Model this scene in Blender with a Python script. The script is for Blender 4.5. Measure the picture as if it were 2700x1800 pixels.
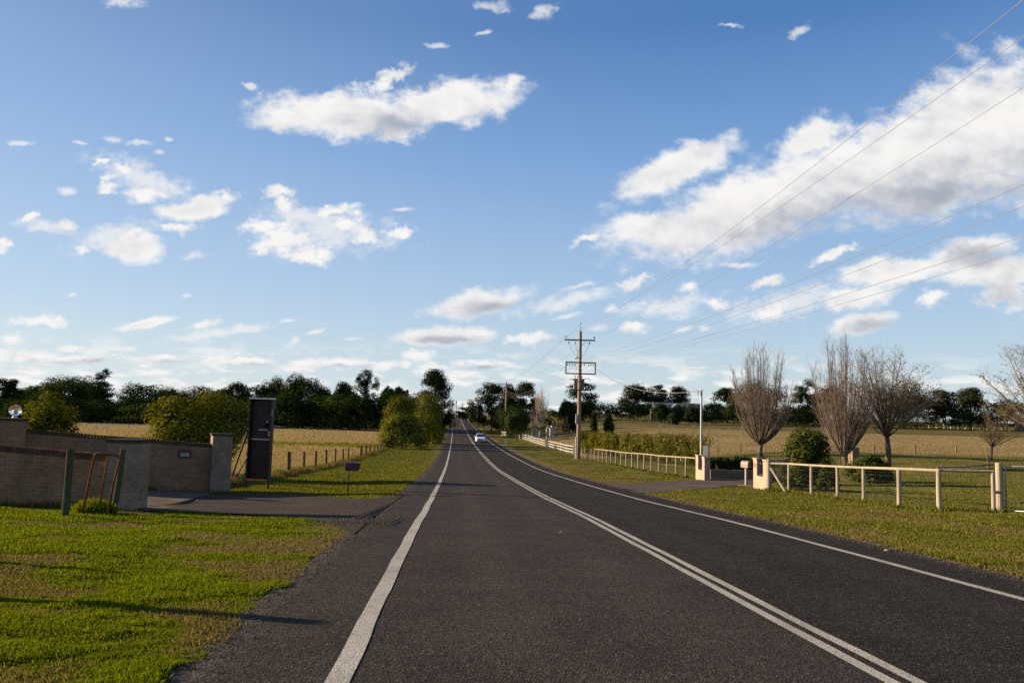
import bpy, math, random
import numpy as np
from mathutils import Vector, Matrix
from mathutils.geometry import delaunay_2d_cdt

for o in list(bpy.data.objects): bpy.data.objects.remove(o)
sc = bpy.context.scene
COL = sc.collection
R = math.radians
rnd = random.Random(7)
RNG = np.random.default_rng(11)

# ------------------------------------------------------------------ camera
FPX, ROLL, HZ = 2100.0, 0.028, 1094.0          # focal length and horizon row in photo pixels (2700 x 1800)
CAMZ = 1.40
PITCH = math.atan((HZ - 900) * math.cos(ROLL) / FPX)
cam_d = bpy.data.cameras.new('camera'); cam = bpy.data.objects.new('camera', cam_d); COL.objects.link(cam)
cam_d.sensor_fit = 'HORIZONTAL'; cam_d.sensor_width = 36; cam_d.lens = FPX / 2700 * 36
cam_d.clip_start = 0.05; cam_d.clip_end = 9000
_f = Vector((0, math.cos(PITCH), math.sin(PITCH))); _r0 = Vector((1, 0, 0)); _u0 = Vector((0, -math.sin(PITCH), math.cos(PITCH)))
_r = _r0 * math.cos(ROLL) + _u0 * math.sin(ROLL); _u = _u0 * math.cos(ROLL) - _r0 * math.sin(ROLL)
CM = Matrix((_r, _u, -_f)).transposed().to_4x4(); CM.translation = (0, 0, CAMZ)
cam.matrix_world = CM
sc.camera = cam

def ray(px, py):                                # direction with y = 1
    d = _f * FPX + _r * (px - 1350) + _u * (900 - py)
    return d / d.y

# ------------------------------------------------------------------ light
SUN_EL, SUN_AZ = R(15.5), R(-78)                  # azimuth measured from +Y towards +X: the sun stands to the left, a little ahead
sun_d = bpy.data.lights.new('sun', 'SUN'); sun = bpy.data.objects.new('sun', sun_d); COL.objects.link(sun)
sun_d.energy = 5.0; sun_d.angle = R(0.53); sun_d.color = (1.0, 0.80, 0.55)
_sd = Vector((math.sin(SUN_AZ) * math.cos(SUN_EL), math.cos(SUN_AZ) * math.cos(SUN_EL), math.sin(SUN_EL)))
sun.rotation_euler = (-_sd).to_track_quat('-Z', 'Y').to_euler(); sun.location = (-60, 30, 40)
sc.view_settings.view_transform = 'Standard'; sc.view_settings.look = 'None'
EXPO = 1.3; sc.view_settings.exposure = EXPO; sc.view_settings.gamma = 1.0
sc.view_settings.use_curve_mapping = False
sc.cycles.max_bounces = 5; sc.cycles.diffuse_bounces = 2; sc.cycles.glossy_bounces = 2
sc.cycles.use_denoising = False
sc.cycles.transmission_bounces = 3; sc.cycles.transparent_max_bounces = 8

# ------------------------------------------------------------------ node helper
class NT:
    def __init__(s, tree): s.t = tree; s.n = tree.nodes; s.l = tree.links
    def new(s, typ, **kw):
        n = s.n.new(typ)
        for k, v in kw.items(): setattr(n, k, v)
        return n
    def link(s, a, b): s.l.new(a, b)
    def put(s, sock, v):
        if isinstance(v, bpy.types.NodeSocket): s.l.new(v, sock)
        elif v is not None: sock.default_value = v
    def math(s, op, a, b=None, c=None, clamp=False):
        n = s.new('ShaderNodeMath', operation=op); n.use_clamp = clamp
        for i, v in enumerate((a, b, c)): s.put(n.inputs[i], v)
        return n.outputs[0]
    def vmath(s, op, a, b=None, out=0):
        n = s.new('ShaderNodeVectorMath', operation=op); s.put(n.inputs[0], a)
        if op == 'SCALE': s.put(n.inputs['Scale'], b)
        elif b is not None: s.put(n.inputs[1], b)
        return n.outputs[out]
    def mix(s, fac, a, b, blend='MIX'):
        n = s.new('ShaderNodeMix', data_type='RGBA', blend_type=blend)
        s.put(n.inputs[0], fac); s.put(n.inputs[6], a); s.put(n.inputs[7], b)
        return n.outputs[2]
    def ramp(s, v, a, b, c=0.0, d=1.0, smooth=True):
        n = s.new('ShaderNodeMapRange', interpolation_type='SMOOTHSTEP' if smooth else 'LINEAR')
        s.put(n.inputs[0], v); n.inputs[1].default_value = a; n.inputs[2].default_value = b
        n.inputs[3].default_value = c; n.inputs[4].default_value = d
        return n.outputs[0]
    def noise(s, vec, scale, detail=4, rough=.55, out=0, dist=0.0):
        n = s.new('ShaderNodeTexNoise'); s.put(n.inputs['Vector'], vec)
        n.inputs['Scale'].default_value = scale; n.inputs['Detail'].default_value = detail
        n.inputs['Roughness'].default_value = rough; n.inputs['Distortion'].default_value = dist
        return n.outputs[out]

def C4(c): return (c[0], c[1], c[2], 1.0)

# ------------------------------------------------------------------ sky with clouds (all in world directions)
def build_world():
    w = bpy.data.worlds.new('World'); sc.world = w; w.use_nodes = True
    N = NT(w.node_tree); N.n.clear()
    out = N.new('ShaderNodeOutputWorld'); bg = N.new('ShaderNodeBackground')
    STR = 0.055; SCL = 1.0 / (STR * 2**EXPO); bg.inputs[1].default_value = STR
    sky = N.new('ShaderNodeTexSky', sky_type='NISHITA'); sky.sun_disc = False
    sky.sun_elevation = SUN_EL; sky.sun_rotation = SUN_AZ
    sky.air_density = 1.0; sky.dust_density = 0.6; sky.ozone_density = 2.0; sky.altitude = 100
    tc = N.new('ShaderNodeTexCoord'); sep = N.new('ShaderNodeSeparateXYZ'); N.link(tc.outputs['Generated'], sep.inputs[0])
    y = N.math('MAXIMUM', sep.outputs[1], 0.06)
    u = N.math('DIVIDE', sep.outputs[0], y); v = N.math('DIVIDE', sep.outputs[2], y)
    cmb = N.new('ShaderNodeCombineXYZ'); N.put(cmb.inputs[0], u); N.put(cmb.inputs[1], v); p = cmb.outputs[0]
    vpos = N.math('MAXIMUM', v, 0.0)
    # ragged outlines: warp more overhead, less near the horizon
    wn = N.noise(p, 20, 7, .64, out=1)
    amp = N.math('MULTIPLY_ADD', vpos, 0.15, 0.012)
    warp = N.vmath('SCALE', N.vmath('SUBTRACT', wn, (.5, .5, .5)), amp)
    pw = N.vmath('ADD', p, warp)
    pn = N.vmath('MULTIPLY', p, (1.0, 1.5, 1.0))
    n2 = N.noise(pn, 30, 8, .62)
    nA = N.noise(pn, 8, 3, .5)
    rel0 = N.noise(N.vmath('ADD', pn, N.vmath('SCALE', warp, .25)), 11, 5, .52); rel1 = N.noise(N.vmath('ADD', N.vmath('ADD', pn, (-.012, .022, 0)), N.vmath('SCALE', warp, .25)), 11, 5, .52)
    chain = {'p': pw}
    def blobs(lst, base=None):
        cur = None; pw_ = base or pw; chain['p'] = N.vmath('ADD', pw_, N.math('MULTIPLY', chain['last'], 1e-7)) if 'last' in chain else pw_
        for i, b in enumerate(lst):
            if i % 16 == 15 and cur is not None: chain['p'] = N.vmath('ADD', pw_, N.math('MULTIPLY', cur, 1e-7)); chain['last'] = cur   # evaluated in batches
            px, py, rx, ry = b[:4]; rot = b[4] if len(b) > 4 else 0
            r = ray(px, py)
            m = N.new('ShaderNodeMapping', vector_type='TEXTURE')
            N.link(chain['p'], m.inputs[0]); m.inputs[1].default_value = (r.x, r.z, 0)
            k = math.sqrt(1 + r.x ** 2)
            m.inputs[2].default_value = (0, 0, R(-rot) + ROLL)
            m.inputs[3].default_value = (rx / FPX * (1.10 if rx < 100 else 1.22), ry / FPX * (1.10 if rx < 100 else 1.25), 1)
            d = N.vmath('LENGTH', m.outputs[0], out=1)
            if cur is None: cur = d
            else:
                n = N.new('ShaderNodeMath', operation='SMOOTH_MIN'); N.put(n.inputs[0], cur); N.put(n.inputs[1], d); n.inputs[2].default_value = .25
                cur = n.outputs[0]
        chain['p'] = N.vmath('ADD', pw_, N.math('MULTIPLY', cur, 1e-7)); chain['last'] = cur
        return cur
    SOLID = [(851,306,175,56,3),(1187,272,190,54,-6),(1043,345,70,46),(1031,204,74,26,-22),(750,300,66,38),(1335,225,58,30,-25),(945,300,120,60),
      (264,440,28,12),(324,450,42,24,10),(282,488,32,16),(402,503,78,26,-5),(510,548,100,28,-6),(590,528,42,18,-6),(354,656,88,42),(222,653,30,20),(330,622,50,22,-28),(462,600,70,14,-4),
      (87,578,30,13,-15),(168,597,34,16),(8,640,26,24),(725,513,42,24,5),(743,545,42,20,15),(701,600,75,18),(761,624,84,44),(707,648,52,22,-15),(797,666,78,24),(851,666,30,28),(887,558,62,20,-8),(911,590,48,32),(959,624,58,22,-15),(1055,611,42,12,-18),
      (1783,447,180,50,-25),(1960,560,320,92,-17),(1720,600,135,42,-5),(2319,420,330,112,-17),(2619,330,270,190,-22),(2439,480,290,96,-12),(2139,362,100,55,-25),(1558,624,52,12,-20),(1810,650,72,28,-5),
      (2343,719,130,36,-8),(2559,665,120,36,-15),(2630,712,140,46),(2660,775,85,46),(2259,785,110,27,-12),(2030,820,85,24,-12),(2271,851,92,30,-12),(2463,785,40,20,-20),(2199,665,72,18,-22),
      (2019,746,50,14,-15),(1816,755,33,20,-25),(1666,743,58,17,-5),(1876,803,40,20,10),(1672,866,48,18,-5),(1399,890,62,16,-8),
      (1270,795,122,34,-10),(1169,887,122,26,-3),(102,845,76,18),(390,854,88,13,-12),(534,855,44,12,-10),(30,900,36,18),(192,911,42,11),
      (107,941,75,20),(199,945,90,14),(413,949,90,16),(574,952,60,18,-5),(658,956,70,14),(796,956,45,13),(900,955,75,15),(1102,938,60,16),(1010,960,80,14),(1280,962,85,14),(76,977,75,12),(405,983,62,10),(1820,985,52,13),(1190,985,90,12)]
    WISP = [(380,470,150,40,18),(300,620,120,34,-15),(860,610,190,50,4),(800,575,120,30,10),(1500,790,160,22,-14),(1760,810,130,30,-6),(2080,800,170,40,-14),(120,600,90,20,10),(560,880,140,14,-8),(60,376,30,9),(213,376,22,7),(294,366,30,11,10),(366,381,42,10),(444,366,15,9),(423,404,16,8),(320,6,55,16,8),(177,503,30,13),(510,674,36,13,-10),(660,234,26,10,22),
      (1157,123,34,10,10),(1277,87,24,9,-15),(1300,8,50,14,5),(1429,39,48,20,-25),(1923,72,34,8,-10),(2112,87,36,15,-25),(1534,752,48,9,-12),(1699,797,16,11),(1576,866,32,12),(1612,815,26,13),(1492,833,42,8,-15),(1804,863,28,9,-15),(1852,863,16,10),
      (300,899,26,8),(189,779,18,7,-15),(489,779,18,7),(758,845,24,7,-15),(779,896,22,11,-25),(833,872,28,7,-15),(929,893,28,7,-5),(630,860,16,8),(1060,557,40,7,-6),(1950,700,60,10)]
    BIG = [b for b in SOLID if b[2] >= 88]; SMALL = [b for b in SOLID if b[2] < 88]
    ds, dm, dw = blobs(BIG, N.vmath('ADD', p, N.vmath('SCALE', warp, .7))), blobs(SMALL), blobs(WISP, N.vmath('ADD', p, N.vmath('SCALE', warp, .45)))
    n3 = N.noise(pn, 58, 6, .62)
    nz = N.math('ADD', N.math('MULTIPLY', N.math('SUBTRACT', n2, .5), 1.15), N.math('MULTIPLY', N.math('SUBTRACT', nA, .5), .8))
    a1 = N.ramp(N.math('MULTIPLY_ADD', nz, 1.0, ds), 1.08, .48)
    nzS = N.math('ADD', N.math('MULTIPLY', N.math('SUBTRACT', n3, .5), 1.7), N.math('MULTIPLY', N.math('SUBTRACT', n2, .5), 1.5))
    a1 = N.math('MAXIMUM', a1, N.ramp(N.math('ADD', nzS, dm), 1.16, .22))
    a2 = N.math('MULTIPLY', N.ramp(N.math('MULTIPLY_ADD', nzS, .95, dw), 1.12, .05), .72)
    # low bank of small flat clouds towards the horizon
    pb = N.vmath('ADD', N.vmath('MULTIPLY', p, (8.0, 30.0, 1.0)), N.vmath('SCALE', warp, 6.0))
    nb = N.noise(pb, 2.1, 7, .58, dist=.3); nb1 = N.noise(N.vmath('ADD', pb, (-.06, .16, 0)), 2.1, 5, .58, dist=.3)
    band = N.math('MULTIPLY', N.ramp(v, -.002, .012), N.ramp(v, .100, .045))
    a3 = N.math('MULTIPLY', N.ramp(nb, .46, .62), N.math('MULTIPLY', band, .92))
    relb = N.math('MULTIPLY', N.math('MULTIPLY', N.math('SUBTRACT', nb, nb1), band), .75)
    front = N.ramp(sep.outputs[1], .05, .2)
    # clouds behind and beside the photographer
    pz = N.math('MAXIMUM', sep.outputs[2], .05)
    cb = N.new('ShaderNodeCombineXYZ'); N.put(cb.inputs[0], N.math('DIVIDE', sep.outputs[0], pz)); N.put(cb.inputs[1], N.math('DIVIDE', sep.outputs[1], pz))
    a4 = N.math('MULTIPLY', N.ramp(N.noise(cb.outputs[0], .8, 6, .55), .56, .72), N.math('SUBTRACT', 1.0, front))
    a4 = N.math('MULTIPLY', a4, N.ramp(sep.outputs[2], .02, .12))
    am = N.math('MULTIPLY', N.math('MAXIMUM', N.math('MAXIMUM', a1, a2), a3), front)
    alpha = N.math('MAXIMUM', am, a4, clamp=True)
    GREY = [(2470,520,330,60,-13),(2130,575,220,36,-17),(1060,335,110,34,5),(2570,680,85,26,-8),(2650,770,70,40),(2290,860,80,20,-10),(1310,808,80,18,-10),(215,955,90,9),(430,960,80,8),(690,966,75,7),(900,965,70,7),(1190,898,90,12),(1250,970,90,8)]
    dg = blobs(GREY)
    g = N.ramp(N.math('MULTIPLY_ADD', nz, .35, dg), 1.7, .0)
    relief = N.math('MULTIPLY', N.math('SUBTRACT', rel0, rel1), N.ramp(v, .03, .2, .40, .62))
    thick = N.ramp(ds, .9, .1, 0, .07)
    lum = N.math('SUBTRACT', N.math('ADD', N.math('ADD', .90, relief), relb), N.math('MULTIPLY_ADD', g, .24, thick))
    lum = N.math('MINIMUM', N.math('MAXIMUM', lum, .45), 1.0)
    ccol = N.mix(N.ramp(lum, .5, .95), C4((.40, .43, .51)), C4((.94, .93, .91)))
    ccol = N.vmath('SCALE', ccol, SCL)
    # clear sky: the atmosphere model, drawn towards the deep blue of a dry winter afternoon
    z = sep.outputs[2]
    el = N.math('DIVIDE', z, N.math('SQRT', N.math('MAXIMUM', N.math('SUBTRACT', 1.0, N.math('MULTIPLY', z, z)), .01)))
    cr = N.new('ShaderNodeValToRGB'); N.put(cr.inputs[0], N.math('DIVIDE', el, 1.2)); e = cr.color_ramp.elements
    for i, (pos, c) in enumerate(((0, (.66,.77,.83)), (.05, (.58,.715,.82)), (.12, (.43,.605,.83)), (.275, (.205,.395,.74)), (.42, (.080,.220,.53)), (1, (.05,.15,.40)))):
        k = e[i] if i < 2 else e.new(pos)
        k.position = pos; k.color = C4(c)
    toward = N.math('MULTIPLY_ADD', N.math('ADD', N.math('MULTIPLY', sep.outputs[0], _sd.x), N.math('MULTIPLY', sep.outputs[1], _sd.y)), .5, .5)
    dome = N.mix(N.ramp(toward, .45, 1.0, 0, .22), cr.outputs[0], C4((.75,.80,.90)))
    skyc = N.mix(.8, sky.outputs[0], N.vmath('SCALE', dome, SCL))
    N.link(N.mix(alpha, skyc, ccol), bg.inputs[0]); N.link(bg.outputs[0], out.inputs[0])
    w.cycles.sampling_method = 'NONE'
build_world()

# ------------------------------------------------------------------ terrain
_PD = np.array([-60,-20,0,5.5,11.8,16.1,25.8,39.5,59,75,99,135,165,190,240,300,350,385,420,500,700,1500,4000], float)
_PZ = np.array([1.4,.62,0,-.24,-.50,-.69,-1.18,-1.76,-2.43,-2.74,-3.06,-3.30,-3.28,-3.13,-2.68,-1.9,-.92,-.40,-.45,-1.2,-3,-3,-3], float)
def _slopes(x, y):
    h = np.diff(x); d = np.diff(y) / h; m = np.zeros_like(y); m[0], m[-1] = d[0], d[-1]
    for i in range(1, len(x) - 1):
        m[i] = 0 if d[i-1] * d[i] <= 0 else (h[i-1] + h[i]) * 3 / ((2*h[i] + h[i-1]) / d[i-1] + (h[i] + 2*h[i-1]) / d[i])
    return m
_PM = _slopes(_PD, _PZ)
def profile(y):
    y = np.clip(np.asarray(y, float), -60, 3999); i = np.clip(np.searchsorted(_PD, y) - 1, 0, len(_PD) - 2)
    h = _PD[i+1] - _PD[i]; t = (y - _PD[i]) / h
    return (_PZ[i]*(1+2*t)*(1-t)**2 + h*_PM[i]*t*(1-t)**2 + _PZ[i+1]*t*t*(3-2*t) + h*_PM[i+1]*t*t*(t-1))
def xc(y): y = np.clip(np.asarray(y, float), -200, 900); return 2.64 - 0.0655*y - 1.2e-5*y*np.abs(y)
def sstep(t): t = np.clip(t, 0, 1); return t*t*(3-2*t)
EDGE = 4.35
def _hash(ix, iy, seed):
    h = (ix.astype(np.int64) * 374761393 + iy.astype(np.int64) * 668265263 + seed * 974711) & 0xffffffff
    h = ((h ^ (h >> 13)) * 1274126177) & 0xffffffff
    return ((h ^ (h >> 16)) & 0xffff) / 65535.0
def vnoise(x, y, seed=0, oct=3):
    x = np.asarray(x, float); y = np.asarray(y, float); tot = 0; amp = 1; s = 0
    for o in range(oct):
        ix, iy = np.floor(x), np.floor(y); fx, fy = sstep(x-ix), sstep(y-iy)
        a = _hash(ix, iy, seed+o); b = _hash(ix+1, iy, seed+o); c = _hash(ix, iy+1, seed+o); d = _hash(ix+1, iy+1, seed+o)
        tot = tot + amp * (a*(1-fx)*(1-fy) + b*fx*(1-fy) + c*(1-fx)*fy + d*fx*fy); s += amp; amp *= .5; x = x*2.03+17; y = y*2.03+5
    return tot / s
def height(x, y):
    x = np.asarray(x, float); y = np.asarray(y, float); s = x - xc(y)
    z = profile(y)
    rise = 0.021 * np.clip(y - 10, 0, 190)
    z = z + np.where(s > 0, rise * sstep((s - 6) / 34), 0)
    off = np.abs(s) - EDGE
    z = z + np.where(off > 0, (vnoise(x*.5, y*.5, 3, 2) - .5) * .12 * sstep(off / 2), 0)
    z = z - np.where((s < 0) & (off > 0), .10 * sstep(off/3) * sstep((y-10)/10), 0)
    return z
def hz(x, y): return float(height(x, y))

def at(px, py, d): r = ray(px, py); return Vector((r.x*d, d, CAMZ + r.z*d))
def G(px, py):                                   # where the sight line through a photo pixel meets the ground
    r = ray(px, py); d0 = 3.0
    ds = np.concatenate([np.arange(3, 60, .05), np.arange(60, 500, .25)])
    zz = CAMZ + r.z*ds - height(r.x*ds, ds)
    k = np.argmax(zz < 0)
    if zz[k] >= 0: k = len(ds) - 1
    d = float(ds[k]); return Vector((r.x*d, d, hz(r.x*d, d)))
def GD(px, d): 
    r = ray(px, 1100); return Vector((r.x*d, d, hz(r.x*d, d)))
def mpp(P): return P.y / FPX                     # metres per photo pixel at that depth
def topz(px, py, P): return at(px, py, P.y).z

# ------------------------------------------------------------------ mesh helpers
class MB:
    def __init__(s): s.v = []; s.f = []
    def add(s, vs, fs):
        k = len(s.v); s.v += [tuple(v) for v in vs]; s.f += [tuple(i + k for i in f) for f in fs]; return s
    def hexa(s, b, t):                            # four bottom and four top corners
        return s.add(list(b) + list(t), [(3,2,1,0),(4,5,6,7),(0,1,5,4),(1,2,6,5),(2,3,7,6),(3,0,4,7)])
    def box(s, c, size, rz=0.0, taper=1.0):
        cx, cy, cz = c; hx, hy, h = size[0]/2, size[1]/2, size[2]/2; ca, sa = math.cos(rz), math.sin(rz)
        P = lambda x, y, z: (cx + x*ca - y*sa, cy + x*sa + y*ca, cz + z)
        q = [(-hx,-hy),(hx,-hy),(hx,hy),(-hx,hy)]
        return s.hexa([P(x,y,-h) for x,y in q], [P(x*taper,y*taper,h) for x,y in q])
    def beam(s, a, b, w, h, up=(0,0,1)):
        a, b = Vector(a), Vector(b); d = (b-a).normalized(); u = Vector(up)
        if abs(d.dot(u)) > .95: u = Vector((0,1,0))
        r = d.cross(u).normalized()*w/2; t = r.cross(d).normalized()*h/2
        return s.hexa([a-r-t, a+r-t, a+r+t, a-r+t], [b-r-t, b+r-t, b+r+t, b-r+t])
    def tube(s, pts, rad, n=8, cap=True):
        pts = [Vector(p) for p in pts]; m = len(pts)
        if not hasattr(rad, '__len__'): rad = [rad]*m
        vs = []; prev = None
        for i, p in enumerate(pts):
            d = (pts[min(i+1,m-1)] - pts[max(i-1,0)])
            d = d.normalized() if d.length > 1e-9 else Vector((0,0,1))
            if prev is None:
                r = d.cross(Vector((0,1,0.13)));  r = r.normalized() if r.length > 1e-3 else Vector((1,0,0))
            else: r = (prev - d*prev.dot(d)).normalized()
            prev = r; q = d.cross(r)
            for k in range(n):
                a = 2*math.pi*k/n; vs.append(p + (r*math.cos(a) + q*math.sin(a))*rad[i])
        fs = [(i*n+k, i*n+(k+1)%n, (i+1)*n+(k+1)%n, (i+1)*n+k) for i in range(m-1) for k in range(n)]
        if cap: fs += [tuple(range(n-1,-1,-1)), tuple(range((m-1)*n, m*n))]
        return s.add(vs, fs)
    def lathe(s, c, prof, n=12):
        c = Vector(c); vs = [c + Vector((r*math.cos(2*math.pi*k/n), r*math.sin(2*math.pi*k/n), z)) for r, z in prof for k in range(n)]
        m = len(prof); fs = [(i*n+k, i*n+(k+1)%n, (i+1)*n+(k+1)%n, (i+1)*n+k) for i in range(m-1) for k in range(n)]
        fs += [tuple(range(n-1,-1,-1)), tuple(range((m-1)*n, m*n))]
        return s.add(vs, fs)
    def prism(s, poly, a, b):                     # poly of 3D points swept from a to b (vectors)
        a, b = Vector(a), Vector(b); n = len(poly); P = [Vector(p) for p in poly]
        return s.add([p+a for p in P] + [p+b for p in P], [tuple(range(n-1,-1,-1)), tuple(range(n,2*n))] + [(i,(i+1)%n,n+(i+1)%n,n+i) for i in range(n)])
    def build(s, name, mat, parent=None, origin=None, smooth=False, uv=False, bevel=0):
        og = Vector(origin) if origin is not None else (world_loc(parent) if parent else Vector((0,0,0)))
        me = bpy.data.meshes.new(name); me.from_pydata([tuple(Vector(v) - og) for v in s.v], [], s.f); me.update()
        if mat: me.materials.append(mat)
        if smooth: me.polygons.foreach_set('use_smooth', [True]*len(me.polygons))
        if uv:
            ul = me.uv_layers.new(name='UVMap')
            for p in me.polygons:
                n = p.normal
                for li in p.loop_indices:
                    co = me.vertices[me.loops[li].vertex_index].co
                    if abs(n.z) > .7: ul.data[li].uv = (co.x, co.y)
                    else:
                        t = Vector((-n.y, n.x, 0)).normalized(); ul.data[li].uv = (co.dot(t), co.z)
        o = bpy.data.objects.new(name, me); COL.objects.link(o)
        if parent: o.parent = parent
        else: o.location = og
        if bevel:
            b = o.modifiers.new('bevel', 'BEVEL'); b.width = bevel; b.segments = 2; b.limit_method = 'ANGLE'
        return o
def world_loc(o):
    v = Vector((0,0,0))
    while o is not None: v += o.location; o = o.parent
    return v
def tag(o, label=None, cat=None, group=None, kind=None):
    if label: o['label'] = label
    if cat: o['category'] = cat
    if group: o['group'] = group
    if kind: o['kind'] = kind
    return o
def thing(name, loc, label, cat, group=None):
    o = bpy.data.objects.new(name, None); COL.objects.link(o); o.location = loc; o.empty_display_size = .2
    return tag(o, label, cat, group)
def arr_mesh(name, V, F, mat, parent=None, attrs=None, smooth=False, origin=(0,0,0)):
    V = np.asarray(V, np.float32) - np.asarray(origin, np.float32); F = np.asarray(F, np.int32); k = F.shape[1]
    me = bpy.data.meshes.new(name); me.vertices.add(len(V)); me.vertices.foreach_set('co', V.ravel())
    me.loops.add(F.size); me.loops.foreach_set('vertex_index', F.ravel())
    me.polygons.add(len(F)); me.polygons.foreach_set('loop_start', np.arange(0, F.size, k, dtype=np.int32))
    if smooth: me.polygons.foreach_set('use_smooth', np.ones(len(F), bool))
    for an, (typ, dat) in (attrs or {}).items():
        a = me.attributes.new(an, typ, 'POINT'); a.data.foreach_set('color' if typ == 'FLOAT_COLOR' else 'value', np.asarray(dat, np.float32).ravel())
    me.update(calc_edges=True); me.validate()
    if mat: me.materials.append(mat)
    o = bpy.data.objects.new(name, me); COL.objects.link(o)
    if parent: o.parent = parent
    else: o.location = origin
    return o

# ------------------------------------------------------------------ materials
def mat_base(name):
    m = bpy.data.materials.new(name); m.use_nodes = True; N = NT(m.node_tree)
    b = N.n['Principled BSDF']; return m, N, b
def mat_plain(name, col, rough=.6, metal=0.0, var=.25, scale=6, bump=0.0, spec=.4, dirt=None, stretch=(1,1,1)):
    m, N, b = mat_base(name)
    tc = N.new('ShaderNodeTexCoord'); v = N.vmath('MULTIPLY', tc.outputs['Object'], stretch)
    n1 = N.noise(v, scale, 6, .6); k = N.ramp(n1, .3, .7, 1-var, 1+var*.6, False)
    c = N.vmath('SCALE', C4(col)[:3], k)
    if dirt: c = N.mix(N.ramp(N.noise(v, scale*.37, 5, .65), .5, .72), c, C4(dirt))
    N.link(c, b.inputs['Base Color']); b.inputs['Roughness'].default_value = rough; b.inputs['Metallic'].default_value = metal
    b.inputs['Specular IOR Level'].default_value = spec if rough < .72 else 0.0
    if bump:
        bn = N.new('ShaderNodeBump'); bn.inputs['Strength'].default_value = bump; bn.inputs['Distance'].default_value = .02
        N.link(N.noise(v, scale*4, 5, .6), bn.inputs['Height']); N.link(bn.outputs[0], b.inputs['Normal'])
    return m
def mat_leaf(name, dark, light, rough=.5, trans=.28, tip=None):
    m, N, b = mat_base(name)
    at_ = N.new('ShaderNodeAttribute', attribute_name='tint'); f = at_.outputs['Fac']
    c = N.mix(f, C4(dark), C4(light))
    if tip: c = N.mix(N.ramp(f, .86, .97), c, C4(tip))
    N.link(c, b.inputs['Base Color']); b.inputs['Roughness'].default_value = rough; b.inputs['Specular IOR Level'].default_value = .30 if rough < .4 else 0.0
    t = N.new('ShaderNodeBsdfTranslucent'); N.link(N.vmath('MULTIPLY', c, (1.3, 1.25, .6)), t.inputs[0])
    mx = N.new('ShaderNodeMixShader'); mx.inputs[0].default_value = trans
    N.link(b.outputs[0], mx.inputs[1]); N.link(t.outputs[0], mx.inputs[2])
    N.link(mx.outputs[0], N.n['Material Output'].inputs[0]); return m
def mat_brick(name, c1, c2, mortar):
    m, N, b = mat_base(name)
    tc = N.new('ShaderNodeTexCoord')
    br = N.new('ShaderNodeTexBrick'); N.link(tc.outputs['UV'], br.inputs[0])
    br.inputs['Color1'].default_value = C4(c1); br.inputs['Color2'].default_value = C4(c2); br.inputs['Mortar'].default_value = C4(mortar)
    br.inputs['Scale'].default_value = 1.0; br.inputs['Mortar Size'].default_value = .006; br.inputs['Brick Width'].default_value = .24; br.inputs['Row Height'].default_value = .086
    br.inputs['Bias'].default_value = -.1
    n = N.noise(tc.outputs['Object'], 2.2, 6, .65); c = N.vmath('SCALE', br.outputs[0], N.ramp(n, .3, .7, .62, 1.12, False))
    n3 = N.noise(tc.outputs['Object'], 40, 3, .6); c = N.vmath('SCALE', c, N.ramp(n3, .3, .7, .85, 1.12, False))
    N.link(c, b.inputs['Base Color']); b.inputs['Roughness'].default_value = .9; b.inputs['Specular IOR Level'].default_value = 0.0
    bn = N.new('ShaderNodeBump'); bn.inputs['Strength'].default_value = .6; bn.inputs['Distance'].default_value = .006; bn.invert = True
    N.link(br.outputs[1], bn.inputs['Height']); N.link(bn.outputs[0], b.inputs['Normal']); return m
M = {}
M['wood'] = mat_plain('pale_timber', (.31,.255,.19), .75, scale=9, var=.35, bump=.25, stretch=(1,1,.15), dirt=(.25,.21,.17))
M['old_wood'] = mat_plain('weathered_timber', (.155,.125,.09), .85, scale=8, var=.45, bump=.4, stretch=(1,1,.15), dirt=(.10,.095,.07))
M['fence_wood'] = mat_plain('split_timber', (.15,.105,.065), .85, scale=8, var=.45, bump=.4, stretch=(1,1,.15), dirt=(.085,.065,.045))
M['pole_wood'] = mat_plain('pole_timber', (.27,.205,.14), .8, scale=7, var=.4, bump=.3, stretch=(1,1,.06), dirt=(.16,.13,.10))
M['green_wood'] = mat_plain('mossy_timber', (.075,.078,.045), .85, scale=7, var=.45, bump=.4, stretch=(1,1,.15), dirt=(.055,.07,.028))
M['grey_wood'] = mat_plain('far_pole_timber', (.20,.18,.16), .85, scale=3, var=.2)
M['white'] = mat_plain('white_paint', (.56,.54,.49), .5, scale=5, var=.12, dirt=(.40,.38,.32))
M['wire'] = mat_plain('galvanised_wire', (.16,.16,.155), .6, .3, var=.1)
M['cable'] = mat_plain('aluminium_cable', (.20,.19,.18), .5, .5, var=.1)
M['steel'] = mat_plain('galvanised_steel', (.30,.31,.32), .5, .4, var=.2, scale=4)
M['dark_steel'] = mat_plain('dark_steel', (.055,.055,.055), .6, .4, var=.3, scale=5)
M['black_metal'] = mat_plain('black_painted_metal', (.018,.018,.022), .5, .2, var=.2)
M['blue_metal'] = mat_plain('slate_painted_metal', (.07,.085,.105), .45, .2, var=.2)
M['rust'] = mat_plain('rusted_pipe', (.20,.075,.03), .85, .2, var=.5, scale=14, bump=.3, dirt=(.07,.04,.03))
M['brick'] = mat_brick('brown_brick', (.285,.160,.090), (.235,.126,.068), (.30,.23,.16))
M['brick_light'] = mat_brick('pale_brick', (.30,.205,.14), (.25,.168,.112), (.31,.255,.195))
M['coping'] = mat_plain('dark_coping', (.075,.06,.05), .85, scale=5, var=.4, bump=.3)
M['render'] = mat_plain('cream_render', (.345,.25,.188), .8, scale=3, var=.16, bump=.12, dirt=(.29,.21,.15))
M['render_dk'] = mat_plain('tan_render', (.20,.15,.105), .85, scale=3, var=.2, bump=.1)
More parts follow.
